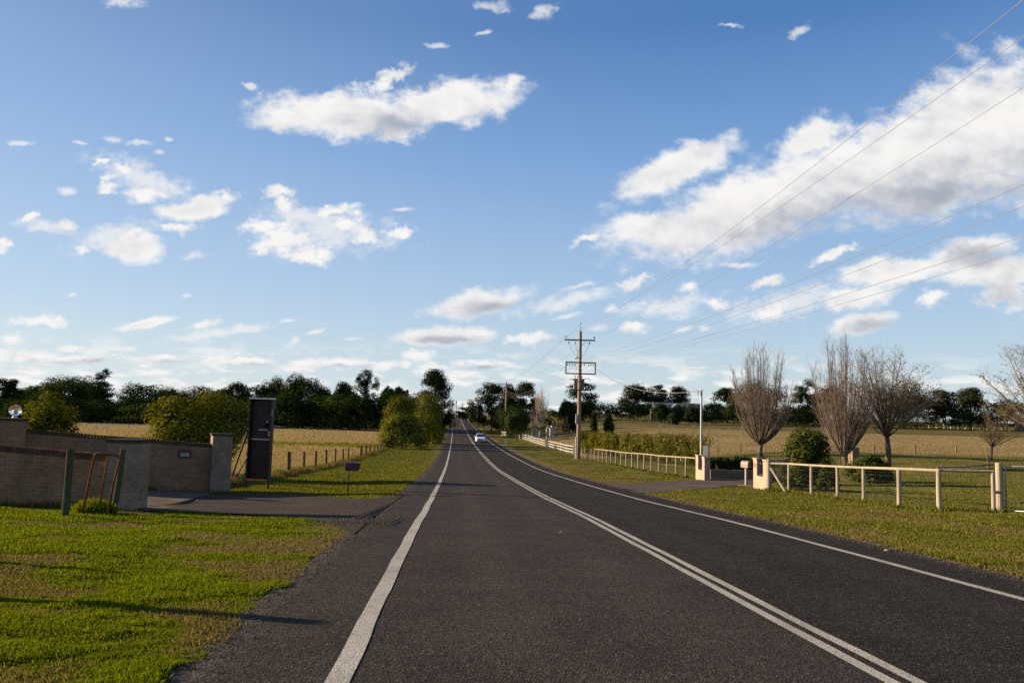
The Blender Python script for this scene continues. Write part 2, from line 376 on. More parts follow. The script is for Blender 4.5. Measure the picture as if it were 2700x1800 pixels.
M['pale_render'] = mat_plain('pale_render', (.40,.35,.29), .8, scale=3, var=.12)
M['bright'] = mat_plain('sunlit_edge_white', (.80,.78,.72), .35, .0, var=.05)  # sunlight on the sign's top edge, painted in as near-white
M['mail_brown'] = mat_plain('brown_letterbox_paint', (.21,.145,.108), .5, scale=4, var=.15)
M['mail_red'] = mat_plain('maroon_letterbox_paint', (.085,.022,.028), .5, scale=5, var=.25)
M['sign_board'] = mat_plain('bare_board', (.060,.046,.040), .75, scale=4, var=.35, stretch=(.3,1,2), dirt=(.035,.026,.022))
M['sign_dark'] = mat_plain('dark_board', (.026,.016,.012), .7, scale=5, var=.4, dirt=(.05,.03,.022))
M['sunlit_wood'] = mat_plain('sunlit_orange_timber', (.50,.19,.055), .7, scale=6, var=.3)  # orange sunlight on the ledge wood is put into this colour
M['reflect_blue'] = mat_plain('bluish_reflection', (.10,.16,.22), .25, var=.2)  # colour of a painted reflection
M['yellow'] = mat_plain('yellow_label', (.75,.42,.10), .6, var=.1)
M['sign_yellow'] = mat_plain('fluorescent_yellow', (.62,.72,.03), .5, var=.05)
M['sign_grey'] = mat_plain('pale_sign_plate', (.55,.52,.55), .5, var=.05)
M['tape'] = mat_plain('yellow_band', (.65,.42,.02), .5, var=.1)
M['porcelain'] = mat_plain('porcelain', (.32,.25,.2), .25, var=.2)
M['transformer'] = mat_plain('transformer_grey', (.22,.215,.21), .5, .2, var=.25, dirt=(.18,.10,.07))
M['bark'] = mat_plain('bark', (.12,.095,.075), .9, scale=6, var=.4, bump=.4, stretch=(1,1,.25))
M['pale_bark'] = mat_plain('pale_bark', (.28,.245,.21), .85, scale=5, var=.4, stretch=(1,1,.25))
M['twig'] = mat_plain('bare_twigs', (.175,.132,.104), .85, scale=1.2, var=.3)
M['twig_pale'] = mat_plain('pale_bare_twigs', (.34,.26,.20), .85, scale=1.2, var=.3)
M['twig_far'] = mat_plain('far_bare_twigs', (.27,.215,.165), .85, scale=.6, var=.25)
M['car_white'] = mat_plain('car_paint', (.72,.74,.76), .25, var=.03, spec=.6)
M['car_glass'] = mat_plain('car_glass', (.02,.025,.035), .05, var=.1, spec=.8)
M['tyre'] = mat_plain('tyre', (.02,.02,.02), .8, var=.1)
M['lamp'] = mat_plain('clear_lens', (.75,.75,.72), .15, var=.05)
M['plate'] = mat_plain('number_plate', (.60,.58,.40), .5, var=.05)
M['stone'] = mat_plain('pebble', (.24,.20,.16), .8, var=.3, scale=20)
M['dead_leaf'] = mat_plain('dead_leaf', (.30,.20,.11), .8, var=.3, scale=20)
M['roof_grey'] = mat_plain('grey_roof', (.14,.145,.15), .7, var=.2, scale=2)
M['red_reflector'] = mat_plain('red_reflector', (.30,.02,.015), .3, var=.1)
# globe lamp glass
def mat_glass():
    m, N, b = mat_base('clear_globe'); b.inputs['Base Color'].default_value = (.92,.9,.82,1); b.inputs['Roughness'].default_value = .04
    b.inputs['Transmission Weight'].default_value = 1.0; b.inputs['IOR'].default_value = 1.3; return m
M['globe'] = mat_glass()
L = {
 'far_dark': mat_leaf('far_dark_leaves', (.014,.026,.006), (.054,.072,.016), trans=.12),
 'far_mid':  mat_leaf('far_mid_leaves', (.020,.035,.007), (.074,.098,.020), trans=.14),
 'far_olive':mat_leaf('far_olive_leaves', (.022,.020,.008), (.056,.050,.018), trans=.1),
 'euc':      mat_leaf('eucalypt_leaves', (.012,.017,.007), (.040,.047,.018), trans=.1),
 'pine':     mat_leaf('pine_needles', (.005,.011,.005), (.015,.026,.010), trans=.1),
 'bush':     mat_leaf('bush_leaves', (.044,.054,.008), (.250,.225,.028), trans=.16, tip=(.20,.19,.05)),
 'yellow':   mat_leaf('yellow_green_leaves', (.055,.070,.009), (.23,.215,.020), trans=.25, tip=(.30,.26,.05)),
 'road_bush':mat_leaf('roadside_bush_leaves', (.026,.040,.007), (.235,.220,.032), trans=.12, tip=(.22,.20,.05)),
 'small':    mat_leaf('glossy_leaves', (.016,.030,.009), (.075,.095,.024), rough=.5, trans=.2),
 'photinia': mat_leaf('photinia_leaves', (.040,.050,.010), (.190,.170,.032), trans=.25, tip=(.30,.165,.06)),
 'camellia': mat_leaf('camellia_leaves', (.026,.036,.008), (.105,.115,.022), rough=.5, trans=.16, tip=(.20,.20,.07)),
 'mound':    mat_leaf('clipped_leaves', (.028,.040,.010), (.075,.085,.020), trans=.2),
 'hedge_dk': mat_leaf('hedge_leaves', (.012,.021,.006), (.034,.048,.013), trans=.1),
 'sparse':   mat_leaf('autumn_leaves', (.07,.055,.016), (.20,.165,.04), trans=.35),
 'russet':   mat_leaf('russet_leaves', (.10,.05,.03), (.22,.12,.06), trans=.3),
 'blade':    mat_leaf('grass_blades', (.050,.076,.005), (.175,.200,.014), rough=.55, trans=.34),
 'olive':    mat_leaf('verge_blades', (.055,.066,.010), (.180,.168,.032), rough=.6, trans=.32),
 'straw':    mat_leaf('dry_blades', (.175,.128,.068), (.35,.262,.140), rough=.7, trans=.3),
 'mixgrass': mat_leaf('rank_grass_blades', (.085,.070,.020), (.235,.185,.075), rough=.7, trans=.3),
}

# ------------------------------------------------------------------ layout lines
_fa, _fb = G(760, 1252), G(1034, 1174)           # wire fence on the left
def fence_x(y): return _fa.x + (np.asarray(y, float) - _fa.y) * (_fb.x - _fa.x) / (_fb.y - _fa.y)
_ra, _rb = G(1808, 1259), G(1535, 1206)          # timber rail fence on the right
def rfence_x(y): return _ra.x + (np.asarray(y, float) - _ra.y) * (_rb.x - _ra.x) / (_rb.y - _ra.y)
def on_edge(y, side, inset=.15): return Vector((float(xc(y)) + side*(EDGE - inset), y, 0))
SIDE_ROAD = [G(387,1349), G(470,1351), G(580,1355), G(700,1361), G(788,1366), G(860,1379), G(905,1398)]
SIDE_ROAD += [on_edge(SIDE_ROAD[-1].y - .7, -1)]
_q = [G(1040,1309), G(1005,1313), G(967,1316), G(900,1313), G(800,1306), G(690,1303), G(600,1302), G(556,1303)]
SIDE_ROAD += [on_edge(_q[0].y + .8, -1)] + _q
CONCRETE = [G(387,1349.5), G(556,1303.5), G(548,1294), G(460,1294), G(372,1295), G(250,1294), G(120,1290), G(120,1305), G(300,1325), G(355,1340)]
_q1 = [G(1653,1275), G(1717,1272), G(1780,1269), G(1834,1266), G(1875,1263.5), G(1930,1262), G(2000,1261)]
_q2 = [G(2000,1282), G(1959,1281), G(1883,1287), G(1830,1291), G(1788,1294), G(1735,1299)]
R_DRIVE = [on_edge(_q1[0].y + 1.0, 1)] + _q1 + _q2 + [on_edge(_q2[-1].y - 1.2, 1)]
def inside(poly, x, y):
    x = np.asarray(x); y = np.asarray(y); r = np.zeros(x.shape, bool); n = len(poly)
    for i in range(n):
        a, b = poly[i], poly[(i+1) % n]
        c = ((a.y > y) != (b.y > y))
        with np.errstate(divide='ignore', invalid='ignore'):
            r ^= c & (x < (b.x - a.x) * (y - a.y) / (b.y - a.y + 1e-12) + a.x)
    return r

# ------------------------------------------------------------------ ground sheet
def patch(x, y): return vnoise(x*.95, y*1.5, 21, 4)
def lerp(a, b, t): return a + (np.asarray(b) - a) * t[..., None]
def ground_col(x, y):
    s = x - xc(y); off = np.abs(s) - EDGE
    green, dry, olive, tan = (.050,.078,.010), (.150,.106,.048), (.085,.083,.019), (.29,.215,.115)
    pt = patch(x, y); c = np.zeros(x.shape + (3,)) + np.array(olive)
    left = s < 0
    cl = lerp(np.zeros(x.shape + (3,)) + np.array(dry), green, sstep((pt - .34) / .17))
    cl = lerp(cl, olive, sstep((y - 22) / 6) * .75)
    cl = lerp(cl, dry, (1 - sstep(off / 1.6)) * .8)
    n2 = vnoise(x*.05, y*.03, 5, 3); n3 = vnoise(x*.4, y*.1, 9, 3)
    fld = lerp(np.zeros(x.shape + (3,)) + np.array(tan), (.27,.20,.085), n2)
    fld = lerp(fld, (.16,.17,.035), sstep((vnoise(x*.12, y*.2, 31, 3) - .35) / .2) * sstep((y - 97)/4) * (1 - sstep((y - 110)/4)) * .9)
    fld = lerp(fld, (.05,.06,.02), sstep((y - 205) / 8))
    cl = lerp(cl, fld, sstep((fence_x(y) - x + .2) / .8) * sstep((y - 24) / 2))
    cr = lerp(np.zeros(x.shape + (3,)) + np.array(olive), (.160,.120,.048), sstep((vnoise(x*.5, y*.35, 41, 4) - .48) / .2) * .8)
    cr = lerp(cr, (.055,.085,.014), sstep((vnoise(x*.8, y*.6, 43, 4) - .60) / .08) * .7)
    cr = lerp(cr, (.20,.145,.07), (1 - sstep(off / 1.4)) * .9)
    lawn = lerp(np.zeros(x.shape + (3,)) + np.array((.110,.105,.028)), (.165,.140,.050), sstep((n3 - .4) / .3))
    t2 = lerp(np.zeros(x.shape + (3,)) + np.array((.26,.19,.095)), (.20,.15,.065), sstep((vnoise(x*.02, y*.12, 55, 3) - .4)/.3))
    far = lerp(np.zeros(x.shape + (3,)) + np.array((.105,.098,.032)), (.150,.115,.048), sstep((vnoise(x*.01, y*.1, 57, 3) - .42)/.2))
    inr = sstep((x - rfence_x(y)) / 1.0)
    zone = lerp(lawn, t2, sstep((y - 78 - 3*n3) / 5)); zone = lerp(zone, far, sstep((y - 150 - 4*n3) / 8))
    cr = lerp(cr, zone, inr)
    c = np.where(left[..., None], cl, cr)
    c = lerp(c, (.11,.09,.066), sstep((vnoise(x*6, y*6, 77, 2) - .35) / .2) * (1 - sstep((off - .1) / .45)))
    return c
def mat_ground():
    m, N, b = mat_base('ground_cover'); tc = N.new('ShaderNodeTexCoord'); P = tc.outputs['Object']
    a = N.new('ShaderNodeAttribute', attribute_name='base_colour')
    n1 = N.noise(P, 5, 6, .65); n2 = N.noise(P, 45, 4, .6); n3 = N.noise(N.vmath('MULTIPLY', P, (1, .25, 1)), .6, 6, .65)
    k = N.math('MULTIPLY', N.ramp(n1, .25, .75, .62, 1.3, False), N.ramp(n2, .25, .75, .6, 1.4, False))
    k = N.math('MULTIPLY', k, N.ramp(n3, .3, .7, .82, 1.15, False))
    N.link(N.vmath('SCALE', a.outputs['Color'], k), b.inputs['Base Color']); b.inputs['Roughness'].default_value = .95
    b.inputs['Specular IOR Level'].default_value = 0.0
    bn = N.new('ShaderNodeBump'); bn.inputs['Strength'].default_value = .9; bn.inputs['Distance'].default_value = .06
    N.link(N.math('ADD', N.noise(P, 9, 6, .7), N.math('MULTIPLY', n2, .5)), bn.inputs['Height']); N.link(bn.outputs[0], b.inputs['Normal'])
    return m
def build_ground():
    A = np.arange
    s = np.concatenate([-np.geomspace(3000, 62, 22), A(-60, -24, 2.5), A(-24, -14, .6), A(-14, -EDGE-.01, .24), [-EDGE, -EDGE+.12, -2, 0, 2, EDGE-.12, EDGE], A(EDGE+.2, 26, .36), A(26, 62, 2), np.geomspace(62, 3000, 26)])
    y = np.concatenate([A(-60, 0, 8), A(0, 32, .24), A(32, 62, .4), A(62, 130, 1.6), A(130, 430, 5), np.geomspace(430, 3900, 26)])
    s = np.unique(np.round(s, 3)); Y, S = np.meshgrid(y, s, indexing='ij'); X = xc(Y) + S
    Z = height(X, Y); Z = np.where(np.abs(S) < EDGE - .05, profile(Y) - .09, Z)
    ny, ns = Y.shape; idx = np.arange(ny*ns).reshape(ny, ns)
    F = np.stack([idx[:-1,:-1], idx[:-1,1:], idx[1:,1:], idx[1:,:-1]], -1).reshape(-1, 4)
    c = ground_col(X, Y); c = np.concatenate([c, np.ones(c.shape[:2] + (1,))], -1)
    o = arr_mesh('ground', np.stack([X, Y, Z], -1).reshape(-1, 3), F, mat_ground(), attrs={'base_colour': ('FLOAT_COLOR', c.reshape(-1, 4))}, smooth=True)
    tag(o, 'grassy ground of verges, lawns and dry paddocks beside the road', 'ground', kind='structure')
build_ground()

def mat_asphalt(name, base=(.0325,.0274,.0236), tone=True, stones=.45):
    m, N, b = mat_base(name); tc = N.new('ShaderNodeTexCoord'); P = tc.outputs['Object']
    vo = N.new('ShaderNodeTexVoronoi'); N.link(P, vo.inputs['Vector']); vo.inputs['Scale'].default_value = 55
    sp = N.new('ShaderNodeSeparateColor'); N.link(vo.outputs['Color'], sp.inputs[0])
    st = N.ramp(sp.outputs[0], .0, 1.0, .58, 1.48, False)
    n1 = N.noise(P, 1.1, 6, .6); n2 = N.noise(P, 22, 3, .6)
    k = N.math('MULTIPLY', st, N.math('MULTIPLY', N.ramp(n1, .3, .7, .82, 1.18, False), N.ramp(n2, .3, .7, .75, 1.25, False)))
    c = N.vmath('SCALE', C4(base)[:3], k)
    if tone:
        at_ = N.new('ShaderNodeAttribute', attribute_name='across'); q = at_.outputs['Fac']
        lane = N.ramp(N.math('ADD', q, N.math('MULTIPLY', n1, .15)), .2, .5, 1.12, .70)       # the newer lane is darker
        trk = None
        for ctr in (-2.2, -.75, 1.1, 2.5):
            g = N.ramp(N.math('ABSOLUTE', N.math('SUBTRACT', q, ctr)), .0, .55, 1.0, 0.0)
            trk = g if trk is None else N.math('ADD', trk, g)
        lane = N.math('MULTIPLY', lane, N.math('MULTIPLY_ADD', trk, .16, .98))
        c = N.vmath('SCALE', c, lane)
        ed = N.math('ADD', N.math('ABSOLUTE', q), N.math('MULTIPLY', N.noise(P, 7, 5, .7), .9))
        c = N.mix(N.math('MULTIPLY', N.ramp(ed, 4.45, 4.85), N.ramp(sp.outputs[1], .35, .7)), c, C4((.105,.088,.07)))
    gr = N.ramp(sp.outputs[2], .90, .97); c = N.mix(N.math('MULTIPLY', gr, stones), c, C4((.13,.12,.11)))
    N.link(c, b.inputs['Base Color']); b.inputs['Roughness'].default_value = .9; b.inputs['Specular IOR Level'].default_value = .04
    bn = N.new('ShaderNodeBump'); bn.inputs['Strength'].default_value = .7; bn.inputs['Distance'].default_value = .008
    N.link(N.math('ADD', vo.outputs['Distance'], n2), bn.inputs['Height']); N.link(bn.outputs[0], b.inputs['Normal']); return m
def strip(name, mat, s0, s1, y0, y1, dz, ns=1, wob=0.0, seed=0):
    y = np.concatenate([np.arange(y0, 40, .5), np.arange(40, 130, 1.5), np.arange(130, y1, 3.0)]); s = np.linspace(s0, s1, ns+1)
    Y, S = np.meshgrid(y, s, indexing='ij'); S = S + (vnoise(Y*.35, Y*0, seed, 2) - .5) * 2 * wob
    if ns == 1 and wob: S = S + (vnoise(Y*1.7, S*40, seed+5, 2) - .5) * .02
    X = xc(Y) + S; Z = profile(Y) + dz; ny, n = Y.shape; idx = np.arange(ny*n).reshape(ny, n)
    F = np.stack([idx[:-1,:-1], idx[:-1,1:], idx[1:,1:], idx[1:,:-1]], -1).reshape(-1, 4)
    return arr_mesh(name, np.stack([X, Y, Z], -1).reshape(-1, 3), F, mat, attrs={'across': ('FLOAT', S.ravel())}, smooth=True)
def mat_paint():
    m, N, b = mat_base('road_paint'); tc = N.new('ShaderNodeTexCoord'); P = tc.outputs['Object']
    vo = N.new('ShaderNodeTexVoronoi'); N.link(P, vo.inputs['Vector']); vo.inputs['Scale'].default_value = 70
    w = N.math('MULTIPLY', N.ramp(N.noise(P, 30, 6, .75), .50, .64), N.ramp(N.noise(P, 2.3, 4, .6), .35, .65, .25, 1))
    sp = N.new('ShaderNodeSeparateColor'); N.link(vo.outputs['Color'], sp.inputs[0])
    c = N.vmath('SCALE', (.36,.335,.29), N.math('MULTIPLY', N.ramp(N.noise(P, 1.5, 5, .6), .3, .7, .8, 1.12, False), N.ramp(sp.outputs[0], 0, 1, .78, 1.15, False)))
    N.link(N.mix(N.math('MULTIPLY', w, .8), c, C4((.075,.068,.06))), b.inputs['Base Color']); b.inputs['Roughness'].default_value = .8; b.inputs['Specular IOR Level'].default_value = .05
    bn = N.new('ShaderNodeBump'); bn.inputs['Strength'].default_value = .5; bn.inputs['Distance'].default_value = .006
    N.link(vo.outputs['Distance'], bn.inputs['Height']); N.link(bn.outputs[0], b.inputs['Normal']); return m
MAT_ASPH = mat_asphalt('asphalt'); MAT_PAINT = mat_paint()
tag(strip('road', MAT_ASPH, -EDGE, EDGE, -25, 425, .010, 24), 'two lane asphalt country road dipping and climbing to the crest', 'road', kind='structure')
for nm, a, b_, lab in (('road_marking', -3.375, -3.225, 'solid white edge line along the near side of the left lane'), ('road_marking', 3.23, 3.36, 'solid white edge line along the far right lane'),
                 ('road_marking', .115, .215, 'left stripe of the double white centre line'), ('road_marking', .295, .395, 'right stripe of the double white centre line')):
    tag(strip(nm, MAT_PAINT, a, b_, -25, 424, .015, 1, .02, 60), lab, 'road marking', kind='structure')
def sheet(name, poly, mat, dz, step=.45):
    xs = [p.x for p in poly]; ys = [p.y for p in poly]
    pts = [Vector((p.x, p.y)) for p in poly]; n = len(pts)
    gx, gy = np.meshgrid(np.arange(min(xs), max(xs), step), np.arange(min(ys), max(ys), step)); ins = inside(poly, gx, gy)
    pts += [Vector((float(a), float(b))) for a, b in zip(gx[ins], gy[ins])]
    v, e, f = delaunay_2d_cdt(pts, [(i, (i+1) % n) for i in range(n)], [list(range(n))], 2, 1e-4)[:3]
    vs = [(p.x, p.y, hz(p.x, p.y) + dz) for p in v]
    mb = MB(); mb.add(vs, [tuple(t) for t in f]); return mb.build(name, mat, smooth=True)
MAT_SIDE = mat_asphalt('worn_asphalt', (.046,.036,.028), tone=False)
tag(sheet('side_road', SIDE_ROAD, MAT_SIDE, .022), 'short asphalt crossover from the road to the brick entrance', 'driveway', kind='structure')
MAT_CONC = mat_plain('concrete', (.125,.098,.074), .85, scale=3, var=.25, bump=.2, dirt=(.085,.075,.065))
tag(sheet('concrete_driveway', CONCRETE, MAT_CONC, .030), 'pale concrete driveway turning in between the brick walls', 'driveway', kind='structure')
MAT_GDRV = mat_asphalt('gravelly_asphalt', (.088,.068,.053), tone=False)
tag(sheet('right_driveway', R_DRIVE, MAT_GDRV, .030), 'gravelly driveway to the cream gate pillars', 'driveway', kind='structure')

# ------------------------------------------------------------------ grass
def blades(name, x, y, h, w, lean, tint, mat, label, cat='grass'):
    n = len(x); z = height(x, y); az = RNG.uniform(0, 2*math.pi, n); la = RNG.uniform(0, 2*math.pi, n)
    ln = lean * RNG.uniform(.2, 1, n); hx, hy = np.cos(az)*w/2, np.sin(az)*w/2
    tx, ty, tz = np.cos(la)*np.sin(ln)*h, np.sin(la)*np.sin(ln)*h, np.cos(ln)*h
    V = np.empty((n, 4, 3))
    V[:,0] = np.stack([x-hx, y-hy, z-.01], 1); V[:,1] = np.stack([x+hx, y+hy, z-.01], 1)
    V[:,2] = np.stack([x+hx*.7+tx*.6, y+hy*.7+ty*.6, z+tz*.68], 1); V[:,3] = np.stack([x+tx, y+ty, z+tz], 1)
    F = np.arange(n*4).reshape(n, 4)
    o = arr_mesh(name, V.reshape(-1, 3), F, mat, attrs={'tint': ('FLOAT', np.repeat(tint, 4))})
    return tag(o, label, cat, kind='stuff')
def scatter(n, y0, y1, x0f=-.70, x1f=.70, pw=1.0):
    u = RNG.uniform(0, 1, n); y = 1/(1/y0 - u*(1/y0 - 1/y1)); x = RNG.uniform(0, 1, n)*(x1f - x0f)*y + x0f*y + RNG.uniform(-.6, .6, n)
    return x, y
def grass():
    # left verge: lush clumps with worn dry patches
    x, y = scatter(680000, 4.0, 26, -.72, .05); s = x - xc(y); off = -s - EDGE
    ok = (s < 0) & (off > -.30 + .5*vnoise(x*4, y*4, 77, 3)) & ~inside(SIDE_ROAD, x, y) & ~inside(CONCRETE, x, y)
    x, y, off = x[ok], y[ok], off[ok]; pt = patch(x, y) + .10*(vnoise(x*5, y*5, 91, 2) - .5) - .13*(1 - sstep(off/1.3))
    g = RNG.uniform(0, 1, len(x)) < sstep((pt - .31)/.17)
    n = g.sum(); lush = sstep((pt[g] - .42)/.2)
    blades('grass', x[g], y[g], (.014 + .034*lush)*RNG.uniform(.5, 1.5, n), (.006 + .0010*y[g])*RNG.uniform(.6, 1.5, n), 1.15, np.clip(RNG.normal(.5, .25, n), 0, 1), L['blade'], 'lush green grass of the near left verge')
    d = ~g & (RNG.uniform(0, 1, len(x)) < .45); n = d.sum()
    blades('dry_grass', x[d], y[d], .032*RNG.uniform(.5, 1.5, n), (.005 + .0009*y[d])*RNG.uniform(.6, 1.4, n), 1.45, np.clip(RNG.normal(.45, .25, n), 0, 1), L['mixgrass'], 'thin dry grass among the green on the left verge')
    # left verge beyond the crossover
    x, y = scatter(150000, 24, 130, -.42, .0); s = x - xc(y)
    ok = (s < -EDGE - .1) & (x > fence_x(y) - .5) & ~inside(SIDE_ROAD, x, y); x, y = x[ok], y[ok]; n = len(x)
    blades('grass', x, y, .055*RNG.uniform(.5, 1.5, n), (.006 + .0011*y)*RNG.uniform(.6, 1.4, n), 1.2, np.clip(RNG.normal(.45, .28, n), 0, 1), L['olive'], 'mown olive grass between the road and the wire fence')
    # rank grass along the wire fence
    y = 1/(1/26.5 - RNG.uniform(0, 1, 42000)*(1/26.5 - 1/112)); x = fence_x(y) + RNG.normal(-.1, .42, len(y)); n = len(x)
    blades('rank_grass', x, y, (.14 + .28*vnoise(x*.7, y*.7, 8, 2))*RNG.uniform(.5, 1.3, n)*np.exp(-((x - fence_x(y) + .1)/.6)**2), (.006 + .0006*y), .5, np.clip(RNG.normal(.4, .3, n), 0, 1), L['mixgrass'], 'tall rank grass growing along the foot of the wire fence')
    # dry paddock left
    x, y = scatter(290000, 25.5, 206, -.74, -.06); ok = (x < fence_x(y) - .4); x, y = x[ok], y[ok]
    gs = (y > 98) & (y < 112) & (vnoise(x*.12, y*.2, 31, 3) > .34); n = len(x)
    hh = (.20 + .3*vnoise(x*.2, y*.2, 14, 3))*RNG.uniform(.6, 1.2, n)
    blades('dry_grass', x[~gs], y[~gs], hh[~gs]*.85, (.007 + .0005*y[~gs]), .75, np.clip(RNG.normal(.5, .28, n), 0, 1)[~gs], L['straw'], 'tall straw coloured grass of the left paddock')
    blades('grass', x[gs], y[gs], hh[gs]*1.1, (.010 + .0009*y[gs]), .6, np.clip(RNG.normal(.6, .28, gs.sum()), 0, 1), L['olive'], 'green strip of grass across the left paddock')
    # right verge and lawn
    x, y = scatter(480000, 8, 76, -.02, .72); s = x - xc(y); off = s - EDGE
    ok = (off > -.12 + .35*vnoise(x*4, y*4, 77, 3)) & ~inside(R_DRIVE, x, y); x, y, off = x[ok], y[ok], off[ok]
    q = vnoise(x*.5, y*.35, 41, 4); lushp = sstep((vnoise(x*.8, y*.6, 43, 4) - .58)/.08)
    dry = RNG.uniform(0, 1, len(x)) < np.clip(sstep((q - .42)/.2)*.80 + .5*(1 - sstep(off/1.6)) - lushp, 0, .85)
    infield = x > rfence_x(y); dry &= ~(infield & (RNG.uniform(0, 1, len(x)) < .6)); dry |= infield & (RNG.uniform(0, 1, len(x)) < .45*sstep((y - 42)/16))
    g = ~dry; n = g.sum()
    blades('grass', x[g], y[g], (.020 + .035*lushp[g] + .02*q[g])*RNG.uniform(.4, 1.7, n), (.005 + .0009*y[g])*RNG.uniform(.6, 1.4, n), 1.1, np.clip(RNG.normal(.5, .26, n), 0, 1), L['olive'], 'olive green grass of the right verge and lawn')
    n = dry.sum()
    blades('dry_grass', x[dry], y[dry], .035*RNG.uniform(.5, 1.6, n), (.006 + .001*y[dry]), 1.3, np.clip(RNG.normal(.4, .26, n), 0, 1), L['mixgrass'], 'browned short grass on the right verge')
    # tan field right
    x, y = scatter(70000, 80, 156, .08, .72); ok = x > rfence_x(y) + 3; x, y = x[ok], y[ok]; n = len(x)
    blades('dry_grass', x, y, .10*RNG.uniform(.5, 1.4, n), (.006 + .0004*y), 1.0, np.clip(RNG.normal(.4, .28, n), 0, 1), L['straw'], 'tall straw coloured grass of the right paddock')
grass()

# ------------------------------------------------------------------ leaves, crowns, trunks
def unit(n): v = RNG.normal(size=(n, 3)); return v / np.linalg.norm(v, axis=1)[:, None]
def leaf_quads(name, P, size, mat, parent, origin, aspect=.55, up=.35, tint=None, droop=0.0, facing=None):
    n = len(P); nn = unit(n)*(.75 if facing is not None else 1) + np.array([0, 0, up])
    if facing is not None: nn = nn + facing; nn /= np.linalg.norm(nn, axis=1)[:, None]
    t = unit(n); t[:, 2] -= droop; t -= nn*np.sum(t*nn, 1)[:, None]; t /= np.linalg.norm(t, axis=1)[:, None] + 1e-9
    b = np.cross(nn, t); sz = size*RNG.uniform(.6, 1.4, n)[:, None]
    V = np.stack([P - t*sz*.5, P + b*sz*aspect*.5, P + t*sz*.5 + nn*sz*.08, P - b*sz*aspect*.5], 1).reshape(-1, 3)
    if tint is None: tint = np.clip(RNG.normal(.45, .24, n), 0, 1)
    return arr_mesh(name, V, np.arange(n*4).reshape(n, 4), mat, parent, {'tint': ('FLOAT', np.repeat(tint, 4))}, origin=origin)
def clump_points(cl, n, fill=.45):
    c = np.array([q[0] for q in cl], float); r = np.array([q[1] if hasattr(q[1], '__len__') else (q[1],)*3 for q in cl], float)
    w = (r[:,0]*r[:,2])**.9; k = RNG.choice(len(cl), n, p=w/w.sum()); d = unit(n)
    rad = 1 - fill*RNG.uniform(0, 1, n)**1.6
    rad *= 1 + .16*np.sin(d[:,0]*7 + k)*np.cos(d[:,1]*6 + 2*k) + RNG.normal(0, .05, n)
    return c[k] + d*r[k]*rad[:, None], k
def crown(name, cl, n, size, mat, parent, base, fill=.45, fit=None, **kw):
    P, k = clump_points(cl, n, fill)
    if fit:
        W, H = fit; P[:,2] = base.z + (P[:,2] - base.z)*H/(np.percentile(P[:,2], 98.0) - base.z)
        lo, hi = np.percentile(P[:,0], .6), np.percentile(P[:,0], 99.4); P[:,0] = base.x + (P[:,0] - (lo+hi)/2)*W/(hi-lo)
    C = P.mean(0); E = P.std(0)*1.7 + 1e-6; d1 = (P - C)/E; d1 /= np.linalg.norm(d1, axis=1)[:, None] + 1e-9
    cc = np.array([q[0] for q in cl], float)[k]
    if fit: cc = cc*1.0
    d2 = P - cc; d2 /= np.linalg.norm(d2, axis=1)[:, None] + 1e-9; face = d1*.75 + d2*.75
    kt = RNG.normal(0, .10, len(cl))
    tint = np.clip(RNG.normal(.45, .22, n) + kt[k], 0, 1)
    keep = P[:, 2] > base.z + .05
    return leaf_quads(name, P[keep], size, mat, parent, base, tint=tint[keep], facing=face[keep], **kw)
def trunk(base, top, r0, limbs, mat, parent, n=8, kink=.03):
    mb = MB(); H = (top - base).length
    pts = [base + (top-base)*t + Vector((rnd.uniform(-kink, kink)*H*t*(1-t)*4, rnd.uniform(-kink, kink)*H*t*(1-t)*4, 0)) for t in (0, .04, .25, .5, .75, 1)]
    pts[0] = base - Vector((0, 0, .15))
    mb.tube(pts, [r0*1.5, r0*1.12, r0*.92, r0*.75, r0*.55, r0*.3], n)
    for t0, e in limbs:
        s = base + (top-base)*t0; e = Vector(e); m = (s + e)/2 + Vector((0, 0, -.10*(e-s).length))
        mb.tube([s, m, e], [r0*.5*(1-t0*.5), r0*.32*(1-t0*.5), r0*.10], 5)
    return mb.build('trunk', mat, parent, smooth=True)

